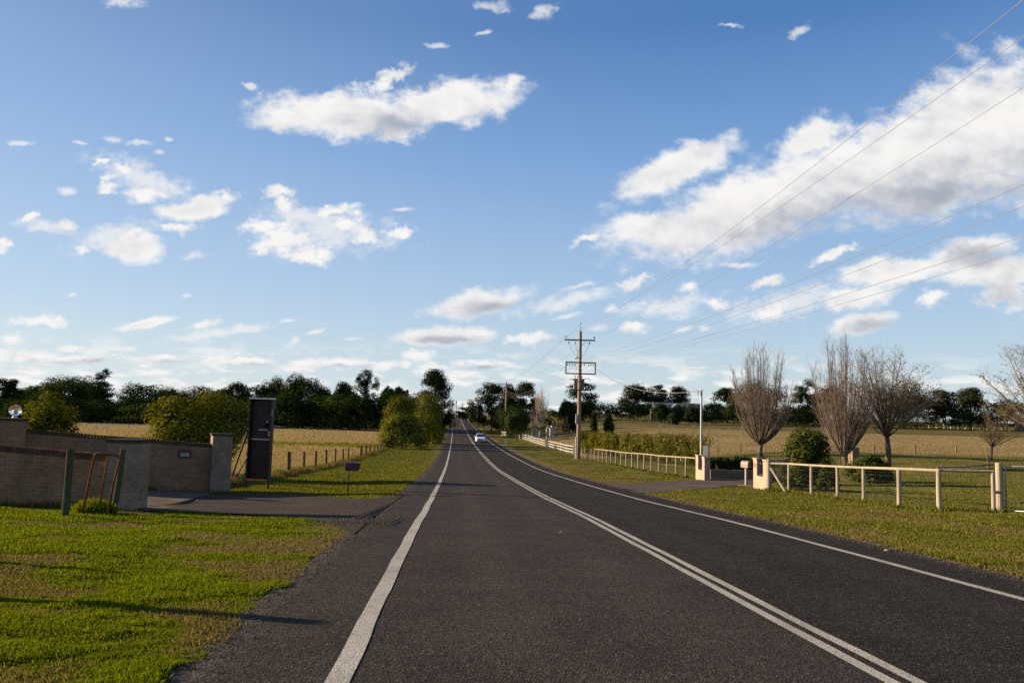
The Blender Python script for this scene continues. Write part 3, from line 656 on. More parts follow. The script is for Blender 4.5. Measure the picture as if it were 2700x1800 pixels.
def leafy_tree(name, label, px, top, width, kind='round', d=None, base_row=None, leaf='far_dark', n=3000, size=.5, group=None, trunk_h=None, cat='tree', bark='bark', depth=None, name_crown='crown'):
    base = GD(px, d) if d else G(px, base_row)
    m = mpp(base); H = topz(px, top, base) - base.z; W = width*m; D = depth or W*.85
    root = thing(name, base, label, cat, group); cl = []; bx, by, bz = base
    if kind == 'round':
        th = trunk_h if trunk_h is not None else .16
        for i in range(34):
            q = unit(1)[0]*RNG.uniform(.50, .84); zz = th*H + (H*(1-th))*(.5 + .5*q[2]*.92)
            rr = RNG.uniform(.24, .36); cl.append(((bx + q[0]*W*.5, by + q[1]*D*.5, zz + bz), (rr*W*.62, rr*D*.62, rr*H*.5)))
    elif kind == 'dome':                          # umbrella of foliage over open limbs
        for i in range(22):
            a = RNG.uniform(0, 6.28); rr = RNG.uniform(0, 1)**.5; zz = H*(.86 - .34*rr*rr) + RNG.normal(0, .03)*H
            cl.append(((bx + math.cos(a)*rr*W*.42, by + math.sin(a)*rr*D*.42, bz + zz - .06*H), (W*.15, D*.15, H*.10)))
        for i in range(8):
            a = RNG.uniform(0, 6.28); cl.append(((bx + math.cos(a)*W*.25, by + math.sin(a)*D*.25, bz + H*RNG.uniform(.25, .55)), (W*.16, D*.16, H*.13)))
    elif kind == 'gum':                           # eucalypt: separate clumps with sky between
        for i in range(36):
            t = RNG.uniform(.24, 1.0); a = RNG.uniform(0, 6.28); sp = (1 - abs(t-.58)/.62)**.6*RNG.uniform(.35, 1)
            rr = RNG.uniform(.10, .19); cl.append(((bx + math.cos(a)*sp*W*.45, by + math.sin(a)*sp*D*.45, bz + H*(t - .06)), (rr*W*1.05, rr*D*1.05, rr*H*.50)))
        for i in range(7):
            a = RNG.uniform(0, 6.28); cl.append(((bx + math.cos(a)*W*.2, by + math.sin(a)*D*.2, bz + H*RNG.uniform(.15, .4)), (W*.17, D*.17, H*.12)))
    elif kind == 'bigum':
        for i in range(64):
            t = RNG.uniform(.16, .98); a = RNG.uniform(0, 6.28); sp = (1 - max(0, t-.42)/.60)**.55*RNG.uniform(.25, 1)
            rr = RNG.uniform(.085, .155); cl.append(((bx + math.cos(a)*sp*W*.45, by + math.sin(a)*sp*D*.45, bz + H*t), (rr*W*1.1, rr*D*1.1, rr*H*.62)))
    elif kind == 'pine':
        for i in range(15):
            t = .18 + .80*i/14; rad = W*.5*(1.02 - t)**.42*RNG.uniform(.7, 1.1); k = max(3, int(7*(1.05 - t)))
            for j in range(k):
                a = RNG.uniform(0, 6.28); cl.append(((bx + math.cos(a)*rad*.62, by + math.sin(a)*rad*.62, bz + H*t + RNG.normal(0, .015)*H), (rad*.48 + .2, rad*.48 + .2, H*.035 + .08)))
        cl.append(((bx, by, bz + H*.95), (W*.09, W*.09, H*.05)))
    elif kind == 'bunya':                         # rounded head above hanging tufts
        for i in range(46):
            t = RNG.uniform(.30, .97); a = RNG.uniform(0, 6.28)
            rad = W*.5*(math.sqrt(max(0, 1 - ((t-.72)/.27)**2)) if t > .72 else (.42 + .58*((t-.30)/.42)**1.3))
            q = RNG.uniform(.72, 1) if t < .9 else RNG.uniform(.1, 1); cl.append(((bx + math.cos(a)*rad*q*.86, by + math.sin(a)*rad*q*.86, bz + H*t), (W*.10, W*.10, H*.05)))
        for i in range(8): cl.append(((bx, by, bz + H*(.25 + .08*i)), (W*.15, W*.15, H*.06)))
    elif kind == 'cone':
        for i in range(16):
            t = i/15; rad = W*.5*(math.sin(math.pi*min(1, .22 + .80*t)))**.8
            for j in range(4): 
                a = RNG.uniform(0, 6.28); cl.append(((bx + math.cos(a)*rad*.5, by + math.sin(a)*rad*.5, bz + H*(.04 + .93*t)), (rad*.55 + .05, rad*.55 + .05, H*.07)))
    elif kind == 'shrub':                         # broad dome down to the ground
        for i in range(70):
            a = RNG.uniform(0, 6.28); zz = RNG.uniform(0, 1)**.9; q = (1 - zz**2.4)**(1/2.0) * (1 if i % 4 else RNG.uniform(0, 1)**.5); rr = RNG.uniform(.80, .98)
            cl.append(((bx + math.cos(a)*q*W*.38*rr, by + math.sin(a)*q*D*.38*rr, bz + H*(.08 + .78*zz*rr)), (W*.13, D*.13, H*.13)))
    elif kind == 'multi':                         # small tree with visible stems under lobes
        for i in range(34):
            a = RNG.uniform(0, 6.28); rr = RNG.uniform(0, 1)**.5; zz = RNG.uniform(.42, .90) - .22*rr
            cl.append(((bx + math.cos(a)*rr*W*.42, by + math.sin(a)*rr*D*.42, bz + H*zz), (W*.13, D*.13, H*.12)))
    fill = {'gum': .65, 'bigum': .5, 'bunya': .65, 'pine': .8, 'dome': .6, 'multi': .7}.get(kind, .42)
    crown(name_crown, cl, n, size, L[leaf], root, base, fill, fit=(W, H), droop=.6 if kind in ('bunya', 'gum', 'bigum') else 0.0)
    if kind == 'multi':
        mb = MB()
        for i in range(6):
            a = i*1.05 + .3; p1 = base + Vector((math.cos(a)*.28*W, math.sin(a)*.28*W, H*.62))
            mb.tube([base - Vector((0,0,.1)), base + Vector((math.cos(a)*.08*W, math.sin(a)*.08*W, H*.25)), p1], [.05, .035, .012], 5)
        mb.build('trunk', M['pale_bark'], root, smooth=True)
    else:
        ends = [(RNG.uniform(.2, .6), q[0]) for q in (cl[:9] if kind in ('gum', 'bigum', 'dome', 'round') else [])]
        trunk(base, base + Vector((0, 0, H*(.9 if kind in ('pine', 'bunya', 'cone') else .66))), max(.06, .021*H), ends, M[bark], root)
    return root

def branch_tree(name, label, base, H, W, kind, mat, seed, group=None, limbs=14, leaf=None, nleaf=0, lean=(0, 0), fine=1.0, leafsize=.12, trunk_r=None):
    rg = random.Random(seed); root = thing(name, base, label, 'tree', group)
    mt, mc = MB(), MB(); tips = []; r0 = trunk_r or .017*H
    fork = .09 if kind == 'vase' else (.22 if kind == 'spread' else .10)
    top = base + Vector((lean[0]*H*fork, lean[1]*H*fork, H*fork))
    mt.tube([base - Vector((0,0,.2)), base + (top-base)*.5 + Vector((.02*H*rg.uniform(-1,1)*.5, 0, 0)), top], [r0*1.5, r0*1.1, r0], 9)
    for i in range(limbs):
        a = 6.283*(i + rg.uniform(-.3, .3))/limbs*2.4; u = ((i + .5)/limbs)**.6
        if kind == 'vase':
            R_, hh = W*.5*u*rg.uniform(.85, 1.05), H*(1 - .46*u**2.0)*rg.uniform(.88, 1.0); c1, c2 = .76, .29
        elif kind == 'spread':
            R_, hh = W*.5*(.25 + .75*u)*rg.uniform(.8, 1.05), H*(1 - .52*u**1.6)*rg.uniform(.85, 1.0); c1, c2 = .45, .42
        else:
            R_, hh = W*.5*u*rg.uniform(.7, 1.05), H*rg.uniform(.45, 1.0)*(1 - .25*u); c1, c2 = .85, .20
        st = top if kind != 'poplar' else base + Vector((lean[0]*H*.3, lean[1]*H*.3, H*rg.uniform(.08, .55)))
        end = base + Vector((math.cos(a)*R_ + lean[0]*H, math.sin(a)*R_ + lean[1]*H, max(hh, (st - base).z + .08*H)))
        mid = st + (end - st)*.42 + Vector(((end-st).x*(c1-.42), (end-st).y*(c1-.42), (end-st).z*(c2-.42) if kind != 'spread' else 0))
        pts = []; 
        for j in range(8):
            t = j/7; p = st*(1-t)**2 + mid*2*t*(1-t) + end*t*t
            p += Vector((rg.uniform(-1,1), rg.uniform(-1,1), rg.uniform(-.4,.4)))*.012*H*(t*(1.2-t)) ; pts.append(p)
        lr = r0*rg.uniform(.30, .52); rad = [lr*(1-.88*j/7) for j in range(8)]
        mt.tube(pts, rad, 6)
        ntw = int((30 if kind != 'poplar' else 12)*fine)
        for k in range(ntw):
            t = rg.uniform(.18, .97); j = min(6, int(t*7)); p = pts[j].lerp(pts[j+1], t*7 - j); dirv = (pts[j+1]-pts[j]).normalized()
            side = Vector((rg.uniform(-1,1), rg.uniform(-1,1), rg.uniform(-.2,.5))).normalized()
            if kind == 'spread': dv = (dirv*.6 + side*.9 + Vector((0,0,.15))).normalized()
            elif kind == 'poplar': dv = (dirv*.3 + side*.35 + Vector((0,0,1.0))).normalized()
            else: dv = (dirv*.7 + side*rg.uniform(.35, .85) + Vector((0,0,rg.uniform(.5, .95)))).normalized()
            ln = H*rg.uniform(.07, .20)*(1.1 - .55*t); e = p + dv*ln; bend = Vector((rg.uniform(-1,1), rg.uniform(-1,1), .6))*ln*.07
            w = max(.0055, lr*.12)*rg.uniform(.7, 1.2); q = [p, p.lerp(e, .5) + bend, e + bend*1.2]; mc.tube(q, [w, w*.75, w*.35], 4, False)
            for _ in range(int(3*fine) if kind != 'poplar' else 2):
                tt = rg.uniform(.25, .95); p2 = q[0].lerp(q[1], tt*2) if tt < .5 else q[1].lerp(q[2], tt*2-1)
                sd = Vector((rg.uniform(-1,1), rg.uniform(-1,1), rg.uniform(-.3,.6))).normalized()
                dv2 = (dv*.8 + sd*(.75 if kind == 'spread' else .5) + Vector((0,0,.3 if kind != 'spread' else 0))).normalized(); l2 = ln*rg.uniform(.35, .7)
                mc.tube([p2, p2 + dv2*l2*.5 + sd*l2*.06, p2 + dv2*l2], [w*.6, w*.5, w*.25], 3, False); tips.append(p2 + dv2*l2*rg.uniform(.5, 1))
            tips.append(e)
    mt.build('trunk', M['bark'] if kind != 'poplar' else M['pale_bark'], root, smooth=True)
    mc.build('branches', mat, root)
    if leaf:
        k = RNG.choice(len(tips), nleaf); P = np.array([tips[i] for i in k]) + RNG.normal(0, .10, (nleaf, 3)); lowp = RNG.uniform(0, 1, nleaf) > ((P[:,2] - base.z)/H - .35)*1.6; P = P[lowp]
        leaf_quads('leaves', P, leafsize, L[leaf], root, base)
    return root

# ------------------------------------------------------------------ distant tree line, left
TL = 'trees of the far tree line behind the left paddock'
FAR = [ # px, top row, width, kind, depth, leaves, label
 (12,1003,52,'gum',215,'euc','open crowned gum cut by the left edge of the view'),
 (62,1022,80,'round',222,'far_mid','rounded dark tree just right of the gum at the left edge'),
 (112,1018,85,'round',228,'far_dark','dark tree left of the big twin humped tree'),
 (165,997,118,'round',212,'far_mid','big twin humped dark tree behind the yellow green bush'),
 (230,1006,72,'round',224,'far_dark','dark broad tree filling in left of the tall pine'),
 (384,1018,122,'round',205,'far_mid','broad mid green tree between the tall pine and the large round bush'),
 (446,1029,66,'round',222,'far_olive','brownish olive tree above the left end of the large round bush'),
 (520,1024,118,'round',226,'far_olive','wide olive brown tree above the middle of the large round bush'),
 (590,1030,62,'round',222,'far_dark','low dark tree left of the flat umbrella crowned tree'),
 (632,1014,92,'dome',214,'euc','flat umbrella crowned tree left of the tall sign'),
 (690,1022,66,'gum',216,'euc','ragged gum directly above the tall sign'),
 (716,1002,68,'round',220,'far_dark','dark tree in front of the pale bare tree'),
 (770,994,52,'round',212,'far_dark','narrow pointed dark tree right of the pale bare tree'),
 (820,1003,92,'dome',212,'far_dark','domed dark tree standing above the hedge right of the sign'),
 (872,1040,82,'round',224,'far_dark','low dark tree right of the domed tree'),
 (911,1013,54,'round',214,'euc','small round gum alone left of the plumed bunya tree'),
 (1019,1026,36,'dome',216,'far_dark','little flat topped tree right of the plumed bunya tree'),
 (1046,1025,46,'dome',218,'far_dark','second flat topped tree nearer the big roadside gum'),
]
for px, top, w, kd, d, lf, lab in FAR:
    leafy_tree('broadleaf_tree' if kd in ('round', 'dome') else 'gum_tree', lab, px, top, w*1.18, kd, d, leaf=lf, n=9000, size=.50, group=TL)
leafy_tree('pine_tree', 'tall dark pine rising above the left tree line', 268, 978, 84, 'pine', 204, leaf='pine', n=9000, size=.36, group=TL)
leafy_tree('bunya_tree', 'tall plumed bunya tree with rounded head standing clear of the tree line', 964, 978, 62, 'bunya', 208, leaf='pine', n=8000, size=.34, group=TL)
leafy_tree('fir_tree', 'small dark fir with tiered branches left of the big roadside gum', 1072, 1029, 44, 'pine', 214, leaf='pine', n=1500, size=.4, group=TL)
leafy_tree('gum_tree', 'big spreading gum tree beside the road near the crest', 1142, 980, 112, 'bigum', 172, leaf='euc', n=15000, size=.36)
leafy_tree('gum_tree', 'smaller dark gum tree right behind the big roadside gum', 1171, 1040, 46, 'gum', 190, leaf='euc', n=2200, size=.42)
UND = 'dense bushes along the foot of the left tree line'
for i, (px, top, w, lab) in enumerate([
  (20,1062,110,'dark bush at the foot of the tree line behind the glass globe'), (95,1056,120,'dark bush at the tree line behind the yellow green bush'), (190,1068,130,'dark bush at the tree line below the twin humped tree'),
  (285,1066,120,'dark bush around the foot of the tall pine'), (400,1076,130,'dark bush below the broad mid green tree'), (500,1060,130,'dark bush at the tree line behind the large round bush'),
  (610,1056,120,'dark bush at the tree line just left of the tall sign'), (705,1052,120,'dark bush at the tree line right behind the tall sign'), (772,1052,110,'dark bush just right of the tall sign'),
  (838,1054,110,'dark bush below the domed tree'), (902,1050,110,'dark bush below the small round gum'), (968,1050,110,'dark bush at the foot of the plumed bunya tree'), (1030,1048,110,'dark bush below the two flat topped trees'), (1086,1052,90,'dark bush between the fir and the big roadside gum')]):
    leafy_tree('tree_line_bush', lab, px, top - 8, w*1.35, 'shrub', 200 - (i % 3)*4, leaf=('far_dark', 'far_mid', 'hedge_dk')[i % 3], n=6500, size=.50, group=UND, cat='bush', depth=9)
branch_tree('bare_tree', 'pale bare tree showing above the tree line left of the tall sign', GD(738, 218), topz(738, 984, GD(738, 218)) - GD(738, 218).z, 100*218/FPX, 'spread', M['twig_far'], 3, limbs=16, fine=.8)
branch_tree('bare_tree', 'slim pale bare tree right of the tall pine', GD(318, 210), 11.3, 3.2, 'poplar', M['twig_far'], 4, limbs=14, fine=.6)
branch_tree('bare_tree', 'second slim bare tree with wider twigs right of the tall pine', GD(338, 212), 10.2, 4.4, 'vase', M['twig_far'], 5, limbs=10, fine=.6)

# bushes on the left
leafy_tree('bush', 'yellow green bushy tree behind the sloping brick wall', 136, 1051, 142, 'multi', 33, leaf='yellow', n=9000, size=.14, cat='bush', depth=2.2)
leafy_tree('bush', 'large rounded green bush behind the square brick pillar', 530, 1050, 262, 'round', 35, leaf='bush', n=26000, size=.125, trunk_h=.10, cat='bush', depth=3.4, bark='pale_bark')
b1 = G(1068, 1181)
leafy_tree('bush', 'low rounded roadside bush nearest the camera at the end of the wire fence', 1064, 1097, 126, 'shrub', b1.y - 2.5, leaf='road_bush', n=16000, size=.20, cat='bush', depth=4.5)
leafy_tree('bush', 'tall light green roadside bush behind the low rounded one', 1062, 1050, 112, 'shrub', b1.y + 8, leaf='road_bush', n=14000, size=.22, cat='bush', depth=5.0)
leafy_tree('bush', 'tallest roadside bush with yellowed top close to the road edge', 1130, 1046, 80, 'shrub', b1.y + 17, leaf='road_bush', n=14000, size=.24, cat='bush', depth=9)

# ------------------------------------------------------------------ right hand background
BG = 'trees of the skyline behind the right paddock'
RT = [(1296,1014,100,'bigum',205,'euc','wide gum at the left end of the right skyline beside the road'),
 (1228,1074,44,'gum',330,'euc','small far gum beside the crest of the road'),
 (1254,1066,40,'gum',290,'euc','far gum behind the yellow road sign'),
 (1345,1020,60,'bigum',215,'euc','gum behind the second utility pole'),
 (1388,1012,76,'bigum',205,'euc','tall gum left of the pale leafless poplar'),
 (1496,1060,32,'round',205,'far_dark','small round dark tree rising from the long hedge left of the main pole'),
 (1537,1012,74,'gum',212,'euc','open gum right behind the transformer pole'),
 (1672,1018,76,'bigum',222,'euc','left gum of the three above the house'),
 (1733,1019,62,'bigum',226,'euc','middle gum of the three above the house'),
 (1790,1023,62,'bigum',228,'euc','right gum of the three above the house'),
 (1918,1026,58,'bigum',205,'euc','gum just left of the first vase shaped bare tree'),
 (1998,1008,124,'round',200,'far_olive','brownish tree seen through the first vase shaped bare tree'),
 (2128,1008,64,'gum',205,'euc','gum between the two vase shaped bare trees'),
 (2184,1018,74,'round',205,'far_olive','brown leaved tree seen through the second vase shaped bare tree'),
 (2380,1010,150,'round',205,'far_olive','broad brownish tree behind the wide spreading bare tree'),
 (2492,1032,76,'bigum',210,'euc','gum right of the wide spreading bare tree'),
 (2560,1026,72,'bigum',208,'euc','gum left of the small leaning tree'),
 (2655,1058,90,'bigum',206,'euc','gum at the right edge of the view')]
for px, top, w, kd, d, lf, lab in RT:
    leafy_tree('gum_tree' if kd in ('gum', 'bigum') else 'broadleaf_tree', lab, px, top, w*(1.5 if kd == 'bigum' and px > 1500 else 1.18), kd, d, leaf=lf, n=10000, size=.42, group=BG)
SH = 'dark shrubs in front of the house and hedge'
for i, (px, top, w, d, kd, lab) in enumerate([(1742,1065,42,188,'shrub','dark shrub against the left gable of the house'), (1777,1086,36,180,'cone','cone shaped shrub in front of the house'), (1826,1074,46,186,'shrub','dark shrub in front of the right half of the house'),
   (1878,1066,64,186,'shrub','wide dark shrub right of the grey service pole'), (1936,1064,80,190,'shrub','dark shrub behind the foot of the first bare tree'), (2005,1072,90,192,'shrub','dark shrub right behind the first bare tree'),
   (2080,1070,90,192,'shrub','dark shrub in the gap between the vase shaped trees'), (2160,1076,90,194,'shrub','dark shrub behind the second vase shaped tree'), (2255,1084,110,196,'shrub','low dark shrub between the second and third bare trees'), (2420,1086,130,198,'shrub','low dark shrub under the broad brownish tree'), (2560,1090,110,198,'shrub','low dark shrub under the gums at the right'),
   (1566,1093,18,150,'cone','narrow small conifer in the right paddock'), (1606,1095,27,150,'cone','broader small conifer in the right paddock'), (1502,1093,36,165,'shrub','dark shrub left of the main pole in the far paddock')]):
    leafy_tree('shrub' if kd == 'shrub' else 'conifer', lab, px, top, w, kd, d, leaf='hedge_dk', n=5000, size=.28, group=SH, cat='shrub')

def hedge(name, label, pts, width, h, leaf, n, size, dens_top=None, cat='hedge'):
    P0 = Vector(pts[0]); root = thing(name, P0, label, cat); cl = []
    for a, b in zip(pts[:-1], pts[1:]):
        a, b = Vector(a), Vector(b); ln = (b-a).length; k = max(2, int(ln/(h*.30)))
        dv = (b-a).normalized(); sv = Vector((-dv.y, dv.x, 0))
        for i in range(k):
            for lv in (.28, .55, .80):
                p = a + (b-a)*(i + RNG.uniform(.1, .9))/k + sv*RNG.uniform(-.3, .3)*width
                gz = hz(p.x, p.y); cl.append(((p.x, p.y, gz + h*(lv + RNG.normal(0, .045))), (h*.26, max(width*.36, .2), h*.22)))
    crown('foliage', cl, n, size, L[leaf], root, P0, .55)
    return root
hedge('hedge', 'long dark clipped hedge along the skyline of the right paddock', [GD(1440, 200), GD(1560, 202), GD(1700, 204), GD(1800, 206), GD(1960, 210), GD(2140, 212)], 3, 4.5, 'hedge_dk', 22000, .38)
_h = [Vector((float(xc(y)) + 9.2, y, 0)) for y in (150, 165, 185, 210, 240)]
hedge('hedge', 'tall dark conifer hedge lining the right verge towards the crest', [Vector((p.x, p.y, hz(p.x, p.y))) for p in _h], 3.4, 6.4, 'hedge_dk', 26000, .34)
branch_tree('bare_tree', 'pale leafless poplar standing inside the white rail fence', G(1424, 1152), topz(1424, 1003, G(1424, 1152)) - G(1424, 1152).z, 46*mpp(G(1424, 1152)), 'poplar', M['twig_pale'], 8, limbs=44, fine=1.0)
branch_tree('bare_tree', 'thin leafless poplar beside and behind the pale one', GD(1405, 150), 7.5, 2.2, 'poplar', M['twig'], 9, limbs=24, fine=.8)
branch_tree('bare_bush', 'faint bare bush above the hedge right of the main pole', GD(1576, 215), topz(1576, 1069, GD(1576, 215)) - GD(1576, 215).z, 3.4, 'spread', M['twig_far'], 10, limbs=12, fine=.6)
branch_tree('bare_bush', 'second bare bush above the hedge nearer the left gum', GD(1608, 215), topz(1608, 1067, GD(1608, 215)) - GD(1608, 215).z, 4.4, 'spread', M['twig_far'], 11, limbs=14, fine=.6)
leafy_tree('small_tree', 'small round tree with clear stem on the right verge by the second pole', 1361, 1091, 58, 'round', base_row=1162, leaf='small', n=9000, size=.26, trunk_h=.30)

# bare trees on the right lawn
def bare(label, px, row, top, width, kind, mat, seed, **kw):
    b = G(px, row); return branch_tree('bare_tree', label, b, topz(px, top, b) - b.z, width*mpp(b), kind, mat, seed, **kw)
bare('vase shaped bare tree right of the grey service pole', 2006, 1203, 890, 215, 'vase', M['twig'], 21, limbs=38, leaf='russet', nleaf=160, fine=1.15)
bare('second vase shaped bare tree with a few russet leaves behind the rail fence', 2226, 1237, 870, 205, 'vase', M['twig'], 22, limbs=40, leaf='russet', nleaf=350, fine=1.15)
bare('wide spreading bare tree on the lawn behind the dark clipped mound', 2340, 1234, 870, 290, 'spread', M['twig'], 23, limbs=26, leaf='sparse', nleaf=3200, fine=1.5)
bare('small leaning tree with sparse dark twigs beside the timber stump', 2612, 1214, 1055, 140, 'spread', M['twig'], 24, limbs=16, leaf='sparse', nleaf=1500, fine=.9, lean=(.12, 0))
branch_tree('bare_tree', 'large half bare tree with sparse yellow leaves reaching in at the right edge', G(2768, 1235), 10.6, 10.6, 'spread', M['twig'], 25, limbs=26, leaf='sparse', nleaf=3600, fine=1.3, leafsize=.14)
SAP = 'staked bare saplings planted in the right paddock'
for i, (px, row, top, w, lab) in enumerate([(1583,1150,1110,14,'bare sapling left of the hedge in the paddock'), (1647,1148,1104,10,'thin bare sapling above the middle of the photinia hedge'), (1740,1146,1106,12,'bare sapling below the house'), (1774,1160,1112,12,'bare sapling nearer the hedge below the house'),
    (1828,1148,1106,14,'bare sapling just left of the grey service pole'), (1868,1150,1104,16,'bare sapling right of the grey service pole'), (1893,1200,1122,34,'larger bare sapling behind the gateway'), (1958,1150,1106,14,'bare sapling left of the first vase shaped tree'), (1491,1152,1092,26,'bushy bare sapling near the cream entrance posts'), (1465,1152,1098,10,'thin bare sapling beside the cream entrance posts')]):
    b = G(px, row); branch_tree('sapling', lab, b, topz(px, top, b) - b.z, w*mpp(b), 'vase', M['twig_far'], 40 + i, group=SAP, limbs=9, fine=.35, trunk_r=.03)

# planting at the gateway and on the lawn
_p = [G(1524, 1200), G(1640, 1214), G(1760, 1228), G(1850, 1236)]
hedge('photinia_hedge', 'leafy photinia hedge with bronze tips behind the timber rail fence', [p + Vector((.6, 2.2, 0)) for p in _p], 1.5, 2.55, 'photinia', 34000, .17)
leafy_tree('shrub', 'large glossy camellia shrub behind the right gate pillar', 2128, 1139, 128, 'shrub', 41, leaf='camellia', n=15000, size=.13, cat='shrub', depth=2.2)
leafy_tree('shrub', 'dark clipped mound shrub on the lawn between the bare trees', 2288, 1205, 126, 'shrub', 43, leaf='mound', n=9000, size=.12, cat='shrub', depth=2.4)
leafy_tree('shrub', 'low grey green shrub showing through the wire fence beside the brace post', 2112, 1222, 90, 'shrub', 36, leaf='camellia', n=5000, size=.09, cat='shrub', depth=1.2)
leafy_tree('shrub', 'small shrub through the wire fence left of the second gate pillar group', 2180, 1222, 60, 'shrub', 34.5, leaf='mound', n=2500, size=.09, cat='shrub', depth=1.0)

# ------------------------------------------------------------------ brick entrance walls, left
def brick_wall(name, label, A, B, zA, zB, thick, pillars, extra=None):
    A, B = Vector(A), Vector(B); root = thing(name, Vector((A.x, A.y, hz(A.x, A.y))), label, 'wall')
    d = Vector((B.x-A.x, B.y-A.y, 0)); ln = d.length; d.normalize(); nrm = Vector((d.y, -d.x, 0))
    if nrm.y > 0: nrm = -nrm
    t = nrm*thick/2; mb, cp = MB(), MB(); n = 14
    for i in range(n):
        p, q = A + d*ln*i/n, A + d*ln*(i+1)/n
        if i == 0: p = p - d*.0
        za, zb = zA + (zB-zA)*i/n, zA + (zB-zA)*(i+1)/n
        gp, gq = hz(p.x, p.y) - .3, hz(q.x, q.y) - .3
        f = lambda v, z: Vector((v.x, v.y, z))
        mb.hexa([f(p+t, gp), f(q+t, gq), f(q-t, gq), f(p-t, gp)], [f(p+t, za-.12), f(q+t, zb-.12), f(q-t, zb-.12), f(p-t, za-.12)])
    mb.build('wall', M['brick'], root, uv=True)
    nb = int(ln/.088); t2 = nrm*(thick/2 + .012)
    for i in range(nb):                            # soldier course on top
        p, q = A + d*(ln*(i+.05)/nb), A + d*(ln*(i+.95)/nb); z = zA + (zB-zA)*(i+.5)/nb + rnd.uniform(-.004, .004)
        cp.hexa([f(p+t2, z-.119), f(q+t2, z-.119), f(q-t2, z-.119), f(p-t2, z-.119)], [f(p+t2, z), f(q+t2, z), f(q-t2, z), f(p-t2, z)])
    cp.build('coping', M['brick_top'], root)
    for (P, w, ztop, mt) in pillars:
        rz = math.atan2(d.y, d.x); g = hz(P.x, P.y) - .3
        pm = MB(); pm.box((P.x, P.y, (g + ztop - .07)/2), (w, w, ztop - .07 - g), rz); po = pm.build('pillar', M[mt], root, uv=True)
        cm = MB(); cm.box((P.x, P.y, ztop - .045), (w + .05, w + .05, .05), rz); cm.box((P.x, P.y, ztop - .010), (w + .09, w + .09, .022), rz); cm.build('pillar_cap', M['coping'], po)
    return root, d, nrm
M['brick_top'] = mat_plain('coping_brick', (.105,.062,.043), .85, scale=3.5, var=.5, bump=.2, dirt=(.035,.026,.022))
PA = G(330, 1341); LA = Vector((PA.x - 4.7, PA.y + .45, 0)); dA = (LA - PA); LA2 = PA + dA*1.5
zr, zl = topz(318, 1201, PA), topz(0, 1159, LA)
brick_wall('brick_wall', 'long sloping brown brick wall with a pillar at its right end, nearest the camera', PA + (LA2-PA).normalized()*.2, LA2, zr, zl + (zl-zr)*.5, .24, [(PA, .60, topz(335, 1157, PA), 'brick_light')])
PB = G(576, 1297); PG = GD(28, 23.2)
wB, dB, nB = brick_wall('brick_wall', 'far brown brick wall with a mail slot between a lamp pillar and a square pillar', PG + (PB-PG).normalized()*.3, PB - (PB-PG).normalized()*.2, topz(60, 1131, PG), topz(540, 1169, PB), .24, [(PG, .86, topz(28, 1102, PG), 'brick'), (PB, .60, topz(576, 1142, PB), 'brick_light')])
tt = (474-28)/(576-28); c = PG.lerp(PB, tt); c = Vector((c.x, c.y, 0)) + nB*.12; c = c*(1); c.z = (topz(474, 1185, c) + topz(474, 1206, c))/2
rzB = math.atan2(dB.y, dB.x)
mb = MB(); mb.box(c + nB*.012, (.34, .06, .25), rzB); ms = mb.build('mail_slot', M['mail_red'], wB)
mb = MB(); mb.box(c + nB*.045 + Vector((0,0,-.025)), (.24, .012, .11), rzB); mb.build('slot_plate', M['steel'], ms)
GP = Vector((PG.x + .12, PG.y, topz(28, 1102, PG)))
lamp = thing('globe_lamp', GP, 'clear glass globe lamp standing on the far left brick pillar', 'lamp')
mb = MB(); mb.lathe(GP, [(.075, 0), (.075, .03), (.05, .045), (.05, .075)], 16); mb.build('lamp_base', M['white'], lamp, smooth=True)
rg_ = .165; mb = MB(); mb.lathe(GP + Vector((0,0,.06 + rg_)), [(rg_*math.cos(a), rg_*math.sin(a)) for a in [(-1.35 + 2.9*i/16) for i in range(17)]], 24); mb.build('globe', M['globe'], lamp, smooth=True)
mb = MB(); mb.lathe(GP + Vector((0,0,.14)), [(.03, 0), (.055, .04), (.045, .10), (.01, .12)], 12); mb.build('bulb', M['white'], lamp, smooth=True)

# timber gate posts and the rusty gate frame
def post(name, label, B, T, r, mat, cat='post', group=None):
    mb = MB(); B, T = Vector(B), Vector(T); mb.tube([B - (T-B)*.12, B, B.lerp(T, .5) + Vector((.008, 0, 0)), T - (T-B)*.012, T], [r*1.08, r*1.05, r, r*.97, r*.80], 12)
    o = mb.build(name, M[mat], None, B, smooth=False); return tag(o, label, cat, group)
g1, g2 = G(171, 1362), G(300, 1352)
t1, t2_ = at(186, 1182, g1.y), at(325, 1183, g2.y)
post('gate_post', 'mossy timber post standing clear of the near brick wall', g1, t1, .062, 'green_wood')
post('gate_post', 'leaning mossy timber post holding the rusty gate in front of the pillar', g2, t2_, .055, 'green_wood')
gr = thing('rusty_gate', G(250, 1350), 'broken rusty pipe gate frame leaning between two mossy posts', 'gate')
gd = (g1.y + g2.y)/2 - .1; q = lambda x, y: at(x, y, gd)
mb = MB(); mb.tube([q(219,1344), q(232,1282), q(247,1210), q(250,1199), q(256,1195), q(266,1195), q(290,1198), q(317,1203)], .021, 8); mb.build('gate_frame', M['rust'], gr, smooth=True)
mb = MB(); mb.tube([q(263,1330), q(272,1270), q(286,1199)], .016, 8); mb.build('gate_bar', M['rust'], gr, smooth=True)
mb = MB(); mb.tube([q(285,1350), q(300,1270), q(318,1203)], .020, 8); mb.build('gate_stile', M['rust'], gr, smooth=True)
tf = G(248, 1353); n = 2600; a = RNG.uniform(0, 6.283, n); rr = .38*RNG.uniform(0, 1, n)**.6
